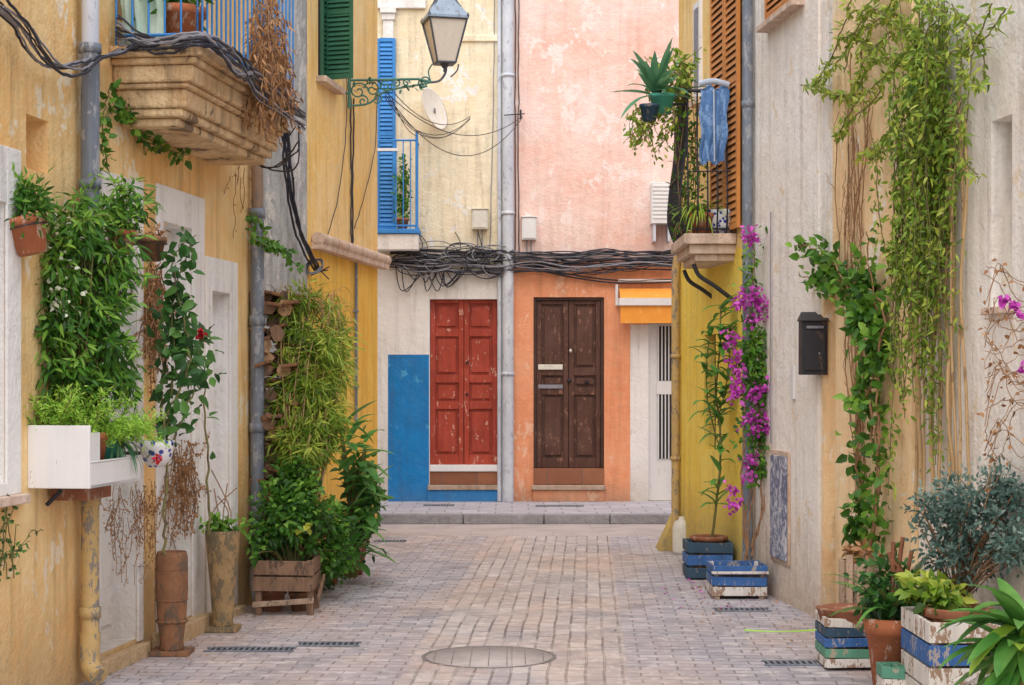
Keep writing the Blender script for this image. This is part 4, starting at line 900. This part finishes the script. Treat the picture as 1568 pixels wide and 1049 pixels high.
root=grp('broadleaf_plant'); mb=MB()
for i in range(95):
    b=V(U(515,560),U(640,870),U(13.6,14.4)); a=U(-1.5,1.2); mb.blade(b,(math.cos(a)*.8,math.sin(a)-.3,U(-.2,1.4)),U(.2,.36),U(.06,.10),U(.2,1.6),'blade')
for i in range(8): mb.tube(smooth([V(540+U(-8,8),885,14.2),V(535+U(-8,8),780,14.1),V(535+U(-15,25),U(640,720),14)],5,.01),.012,'stem',6)
mb.build('leaves',root); mb=MB(); c=V(537,880,14.7); pot(mb,(c.x,c.y,.006),.15,.32,'terradk'); pot(mb,(c.x-.12,c.y-.7,.006),.11,.22,'terra'); mb.build('pots',root)
ls=LS(); ls.cloud(V(555,770,14.2),(.14,.15,.3),600,.075,.04,16,vb=.55); ls.cloud(V(500,870,13.6),(.12,.15,.12),400,.06,.03,10); ls.build('undergrowth',root,'lfd')
root=grp('thatch_grass'); mb=MB()
for i in range(300): b=V(U(408,520),U(448,482),U(12.8,13.4)); mb.blade(b,(U(-1,1.2),U(-1,.5),U(-.2,1.4)),U(.1,.28),.009,U(1.5,4),random.choice(['bladey','straw']),5)
mb.build('grass',root)

# ---------------------------------------------------------------- right plants
root=grp('blue_crate_planter'); mb=MB(); crate(mb,1.475,1.86,14.3,14.7,.02,.32,['cratedk','crateblue','cratedk'],3,.02,.02,post='cratedk'); mb.build('crate',root,bevel=.004)
mb=MB(); pot(mb,(1.68,14.5,.16),.15,.2,'terradk'); mb.build('pot',root)
root=grp('striped_crate_planter'); mb=MB(); crate(mb,1.54,1.965,13.05,13.45,.03,.26,['cratewhite','crateblue','crateblue'],3,.012,.018,post='cratewhite'); mb.obox((1.53,13.025,.20),(.44,0,.0),(0,.018,0),(0,0,.02),'cratewhite'); mb.box(1.55,1.6,13.06,13.44,.005,.029,'wood2'); mb.box(1.9,1.95,13.06,13.44,.005,.029,'wood2'); mb.build('crate',root,bevel=.004)
root=grp('potted_oleander'); mb=MB()
base=Vector((1.70,14.45,.35)); stem=smooth([base,V(1098,760,14.4),V(1104,680,14.4),V(1097,600,14.4),V(1103,520,14.4),V(1104,468,14.4)],6,.004); mb.tube(stem,taper(stem,.013,.006),'stem',6)
s2=smooth([V(1103,690,14.4),V(1085,620,14.4),V(1082,560,14.4),V(1090,500,14.4)],6,.004); mb.tube(s2,.006,'stem',5); s3=smooth([V(1100,640,14.4),V(1115,570,14.4),V(1118,500,14.4)],6,.004); mb.tube(s3,.006,'stem',5)
for pth,n in ((stem[5:],62),(s2,32),(s3,32)):
    for i in range(n): b=random.choice(pth); a=U(0,6.28); mb.blade(b,(math.cos(a),math.sin(a),U(.1,1.4)),U(.14,.24),U(.045,.065),U(.3,1.8),'blade')
mb.build('plant',root)
root=grp('bougainvillea'); mb=MB(); ls=LS(); lm=LS()
for pts in (((1142,862),(1150,780),(1165,700),(1160,600),(1150,500),(1155,400),(1150,355)),((1150,850),(1172,760),(1178,650),(1165,560),(1160,460)),((1145,850),(1135,740),(1140,640),(1130,560),(1120,500)),((1150,840),(1165,780),(1160,640),(1150,520)),((1145,860),(1140,800),(1155,720),(1170,600))):
    p=smooth([V(u,v,13.45) for u,v in pts],7,.012); mb.tube(p,taper(p,.01,.004),'straw',5); ls.along(p[10:],55,.06,.038,.045,.5)
for u,v,ru,rv,n in ((1152,365,10,14,75),(1150,455,15,15,85),(1160,480,18,18,85),(1130,465,10,10,40),(1130,580,14,22,75),(1165,600,16,14,60),(1160,640,18,18,85),(1120,520,12,12,40),(1125,545,10,15,40),(1150,705,14,10,50),(1125,770,10,9,40),(1175,650,8,10,25),(1122,605,6,8,20),(1118,745,8,8,16),(1150,730,8,8,20)):
    lm.cloud(V(u,v,13.35),(ru/F*13.4,.06,rv/F*13.4),n,.038,.034,7,.35)
for u,v,n in ((1155,530,350),(1165,580,260),(1160,680,200),(1150,420,80)): ls.cloud(V(u,v,13.42),(.09,.07,.22),n,.05,.03,12,vb=.6)
mb.build('stems',root); ls.build('leaves',root,'lf'); lm.build('bracts',root,'mag')
def onR(w,u,v,o=.06): return w.P(w.su(u),w.z(u,v),o)
root=grp('climbing_vine'); mb=MB(); ls=LS()
for pts in (((1352,850),(1360,740),(1350,640),(1362,540),(1350,460),(1320,420),(1290,405),(1262,378),(1245,378)),((1350,850),(1335,760),(1340,650),(1375,560),(1378,470),(1350,440),(1300,430),(1255,435)),((1345,850),(1372,760),(1368,650),(1345,560),(1340,480),(1300,400),(1262,400)),((1360,850),(1378,740),(1376,600),(1365,500),(1358,400),(1357,355)),((1340,480),(1318,460),(1290,420),(1258,425))):
    p=smooth([onR(WRP,u,v,U(.05,.14)) for u,v in pts],7,.012); mb.tube(p,taper(p,.010,.004),'straw',5); ls.along(p[2:],44,.075,.055,.04,.5)
for u,v,n in ((1345,440,110),(1360,480,120),(1370,540,110),(1350,620,60),(1340,800,100),(1290,410,40)): ls.cloud(onR(WRP,u,v,.12),(.08,.08,.13),n,.07,.05,8,vb=.5)
mb.build('stems',root); ls.build('leaves',root,'lf')
root=grp('bare_creeper'); mb=MB()
for k in range(10):
    u=1322+U(-5,5); pts=[(u,850)]; v=850
    while v>U(100,300): v-=70; pts.append((pts[-1][0]+U(-8,8),v))
    p=smooth([onR(WRP,a,b,.015+U(0,.02)) for a,b in pts],5,.004); mb.tube(p,.004,'straw',4)
    for j in range(9):
        q=random.choice(p); qq=q.copy(); pp=[q]
        for m_ in range(5): qq=qq+WRP.t.to_3d()*U(-.08,.08)+Vector((0,0,U(.01,.08))); pp.append(qq.copy())
        mb.tube(pp,.0025,'straw',3)
mb.build('stems',root)
root=grp('hanging_vine'); mb=MB(); ls=LS()
for i in range(60):
    u=1458+rng.normal()*24; v0=U(-40,300); L_=U(200,480); o=U(.03,.28); pts=[];uu=u
    n=7
    for k in range(n): pts.append((uu,v0+L_*k/(n-1))); uu+=U(-9,9)+(1452-uu)*.12
    pts=[(a,min(b,760)) for a,b in pts]
    p=smooth([onR(WRN,a,b,o) for a,b in pts],4,.006); mb.tube(p,.003,'stem',4,False); ls.along(p,56,.052,.018,.020,.5,.4)
for pts in (((1440,70),(1400,20),(1350,25),(1320,90),(1268,130)),((1470,60),(1410,40),(1370,90),(1320,150),(1270,128)),((1480,40),(1400,110),(1370,150),(1335,190),(1308,212)),((1480,90),(1420,150),(1390,210),(1360,245)),((1490,20),(1430,-10),(1380,30),(1330,60)),((1500,60),(1520,150),(1515,240),(1525,270)),((1450,80),(1390,90),(1350,60),(1340,110)),((1430,180),(1385,240),(1370,225)),((1500,90),(1540,60),(1568,10)),((1500,10),(1530,60),(1535,120),(1560,130)),((1420,-10),(1390,-20),(1355,0),(1345,30))):
    for r_ in range(2):
        p=smooth([onR(WRN,u+U(-5,5),v+U(-5,5),.12+U(-.04,.1)) for u,v in pts],7,.006); mb.tube(p,.0045,'stem',5); ls.along(p,75,.06,.018,.012,.58,.2)
for u,v,ru,rv,n in ((1455,120,55,80,550),(1450,260,42,90,600),(1440,400,30,70,350),(1480,180,40,80,300)): ls.cloud(onR(WRN,u,v,.18),(.1,ru/F*9.4,rv/F*9.4),n,.055,.019,26,.26,.6,.5)
mb.build('stems',root); ls.build('leaves',root,'lfy')
mb=MB()
for u in (1462,1470,1477,1484,1490,1418,1412,1428,1440,1455,1448): b=U(680,760); p=smooth([onR(WRN,u+U(-3,3),v,U(.02,.07)) for v in (b+40,600,450,300,U(120,230))],4,.004); mb.tube(p,U(.007,.014),'cane',6)
mb.build('canes',root)
root=grp('silver_bush'); ls=LS(); mb=MB(); src=V(1465,930,8.9); cs=[]
for (u,v,ru,rv,d,n) in ((1440,790,48,50,8.9,800),(1500,780,55,55,8.7,950),(1470,850,60,40,8.8,750),(1545,760,30,45,8.6,500),(1540,830,35,45,8.5,500)):
    cs+=ls.cloud(V(u,v,d),(ru/F*d,.15,rv/F*d),n,.042,.016,26,.25,-.1,.45)
for c in cs[::2]: mb.tube(smooth([src,src.lerp(c,.5)+Vector((U(-.03,.03),0,.05)),c],4,.006),.004,'straw',4)
ls.build('leaves',root,'lfb'); mb.build('stems',root)
root=grp('striped_crate_planter'); mb=MB(); crate(mb,2.05,2.50,8.35,8.95,.06,.50,['cratewhite','cratewhite','crateblue','cratewhite'],4,.012,.02,post='cratewhite'); mb.obox((2.05,8.325,.10),(.4,0,.24),(0,.018,0),(0,0,.05),'cratewhite'); pot(mb,(2.27,8.65,.3),.17,.24,'terradk'); mb.build('crate',root,bevel=.004)
root=grp('striped_crate_planter'); mb=MB(); crate(mb,1.82,2.15,9.85,10.2,.02,.31,['cratewhite','crategreen','crateblue','cratedk','cratewhite'],5,.008,.018,post='wood2'); mb.lathe((1.99,10.02,.25),[(.1,0),(.17,.02),(.19,.09),(.2,.1),(.17,.1),(.001,.06)],'terradk'); mb.build('crate',root,bevel=.004)
root=grp('terracotta_planter'); mb=MB(); pot(mb,(2.05,9.15,.006),.145,.41,'terra'); mb.build('pot',root); mb=MB()
for i in range(34): a=U(0,6.28); mb.blade((2.03+U(-.05,.05),9.15,.4),(math.cos(a),math.sin(a),U(.8,3)),U(.22,.55),U(.03,.055),U(.4,1.8),random.choice(['bladered','blade']))
ls=LS(); ls.cloud((2.05,9.2,.55),(.15,.14,.16),600,.065,.032,14,vb=.5); ls.build('undergrowth',root,'lfd')
for k in range(5): mb.tube(smooth([(2.05,9.15,.4),(2.05+U(-.08,.08),9.15,.6),(2.05+U(-.12,.12),9.15,U(.7,.85))],4),.012,'terradk',6)
mb.build('leaves',root)
root=grp('small_green_crate'); mb=MB(); crate(mb,1.93,2.05,8.85,9.0,.01,.2,['crategreen','cratewhite','crategreen'],3,.006,.012,post='crategreen'); mb.build('crate',root)
root=grp('stump_planter'); mb=MB(); c=V(1320,935,10.35)
for k in range(12): a=k*6.283/12; mb.obox((c.x+.1*math.cos(a)-.02,c.y+.1*math.sin(a)-.01,.02),(.05*math.sin(a+.1)+.012,-.05*math.cos(a),0),(.02*math.cos(a),.02*math.sin(a),0),(0,0,.60+U(-.04,.03)),'wood2')
mb.lathe((c.x,c.y,0),[(.09,.02),(.095,.58),(.001,.56)],'wood2',12); mb.build('stump',root); ls=LS(); ls.cloud((c.x,c.y,.66),(.1,.1,.04),60,.05,.03,8); ls.build('dry_leaves',root,'dry')
root=grp('broadleaf_yucca'); mb=MB(); b=V(1570,975,7.6)
for i in range(44): a=U(1.6,4.9); mb.blade((b.x,b.y,b.z+U(-.14,.08)),(math.cos(a),math.sin(a)*.8,U(-.3,1.2)),U(.28,.46),U(.075,.11),U(.5,1.8),random.choice(['bladey','blade','blade']),9)
mb.tube([(b.x,b.y,.0),(b.x,b.y,b.z)],.03,'straw'); mb.build('leaves',root)
ls=LS(); ls.cloud(V(1430,905,8.7),(.12,.1,.1),300,.07,.045,10,vb=.4); ls.build('undergrowth',root,'lfy')
root=grp('pink_bougainvillea'); mb=MB(); ls=LS(); lm=LS()
for i in range(26):
    v=U(430,720); pts=[(1600,v),(1560,v+U(-40,40)),(1530,v+U(-60,50)),(1508,v+U(-60,80))]; p=smooth([V(a,bb,8.35+U(-.1,.1)) for a,bb in pts],6,.008); mb.tube(p,.0022,'straw',4); ls.along(p,10,.03,.02,.02,.4)
for u,v,n in ((1535,462,18),(1555,468,12),(1562,565,14),(1566,480,12)): lm.cloud(V(u,v,8.3),(.022,.02,.018),n,.032,.028,4)
mb.build('stems',root); ls.build('leaves',root,'dry'); lm.build('bracts',root,'mag')
mb=MB(); dd=F*CH/(967-H); mb.tube(smooth([V(1140,965,dd),V(1190,968,dd-.05),V(1252,965,dd)],6),.008,'linepaint',6); mb.build('painted_ground_line')  # thin tube standing in for a green line painted on the paving

# ---------------------------------------------------------------- light
w=bpy.data.worlds.new("World"); scene.world=w; w.use_nodes=True; nt=w.node_tree
sky=nt.nodes.new('ShaderNodeTexSky'); sky.sky_type='NISHITA'; sky.sun_disc=False
el,az=math.radians(58),math.radians(186)
sky.sun_elevation=el; sky.sun_rotation=az; sky.air_density=1.0; sky.dust_density=3.0; sky.ozone_density=.6
nt.links.new(sky.outputs[0],nt.nodes['Background'].inputs[0]); nt.nodes['Background'].inputs[1].default_value=.15
l=bpy.data.lights.new('sun','SUN'); l.energy=3.1; l.angle=math.radians(110); l.color=(1,.95,.90)
o=bpy.data.objects.new('sun',l); scene.collection.objects.link(o)
S=Vector((math.sin(az)*math.cos(el),math.cos(az)*math.cos(el),math.sin(el))); o.rotation_euler=S.to_track_quat('Z','Y').to_euler()
cam=bpy.data.cameras.new('camera'); co=bpy.data.objects.new('camera',cam); scene.collection.objects.link(co)
co.location=(0,0,CH); co.rotation_euler=(math.radians(90),0,0); cam.sensor_width=36; cam.lens=F/1568*36; cam.shift_y=(H-524.5)/1568; cam.clip_end=600
scene.camera=co
scene.view_settings.view_transform='Standard'; scene.view_settings.look='None'; scene.view_settings.exposure=0
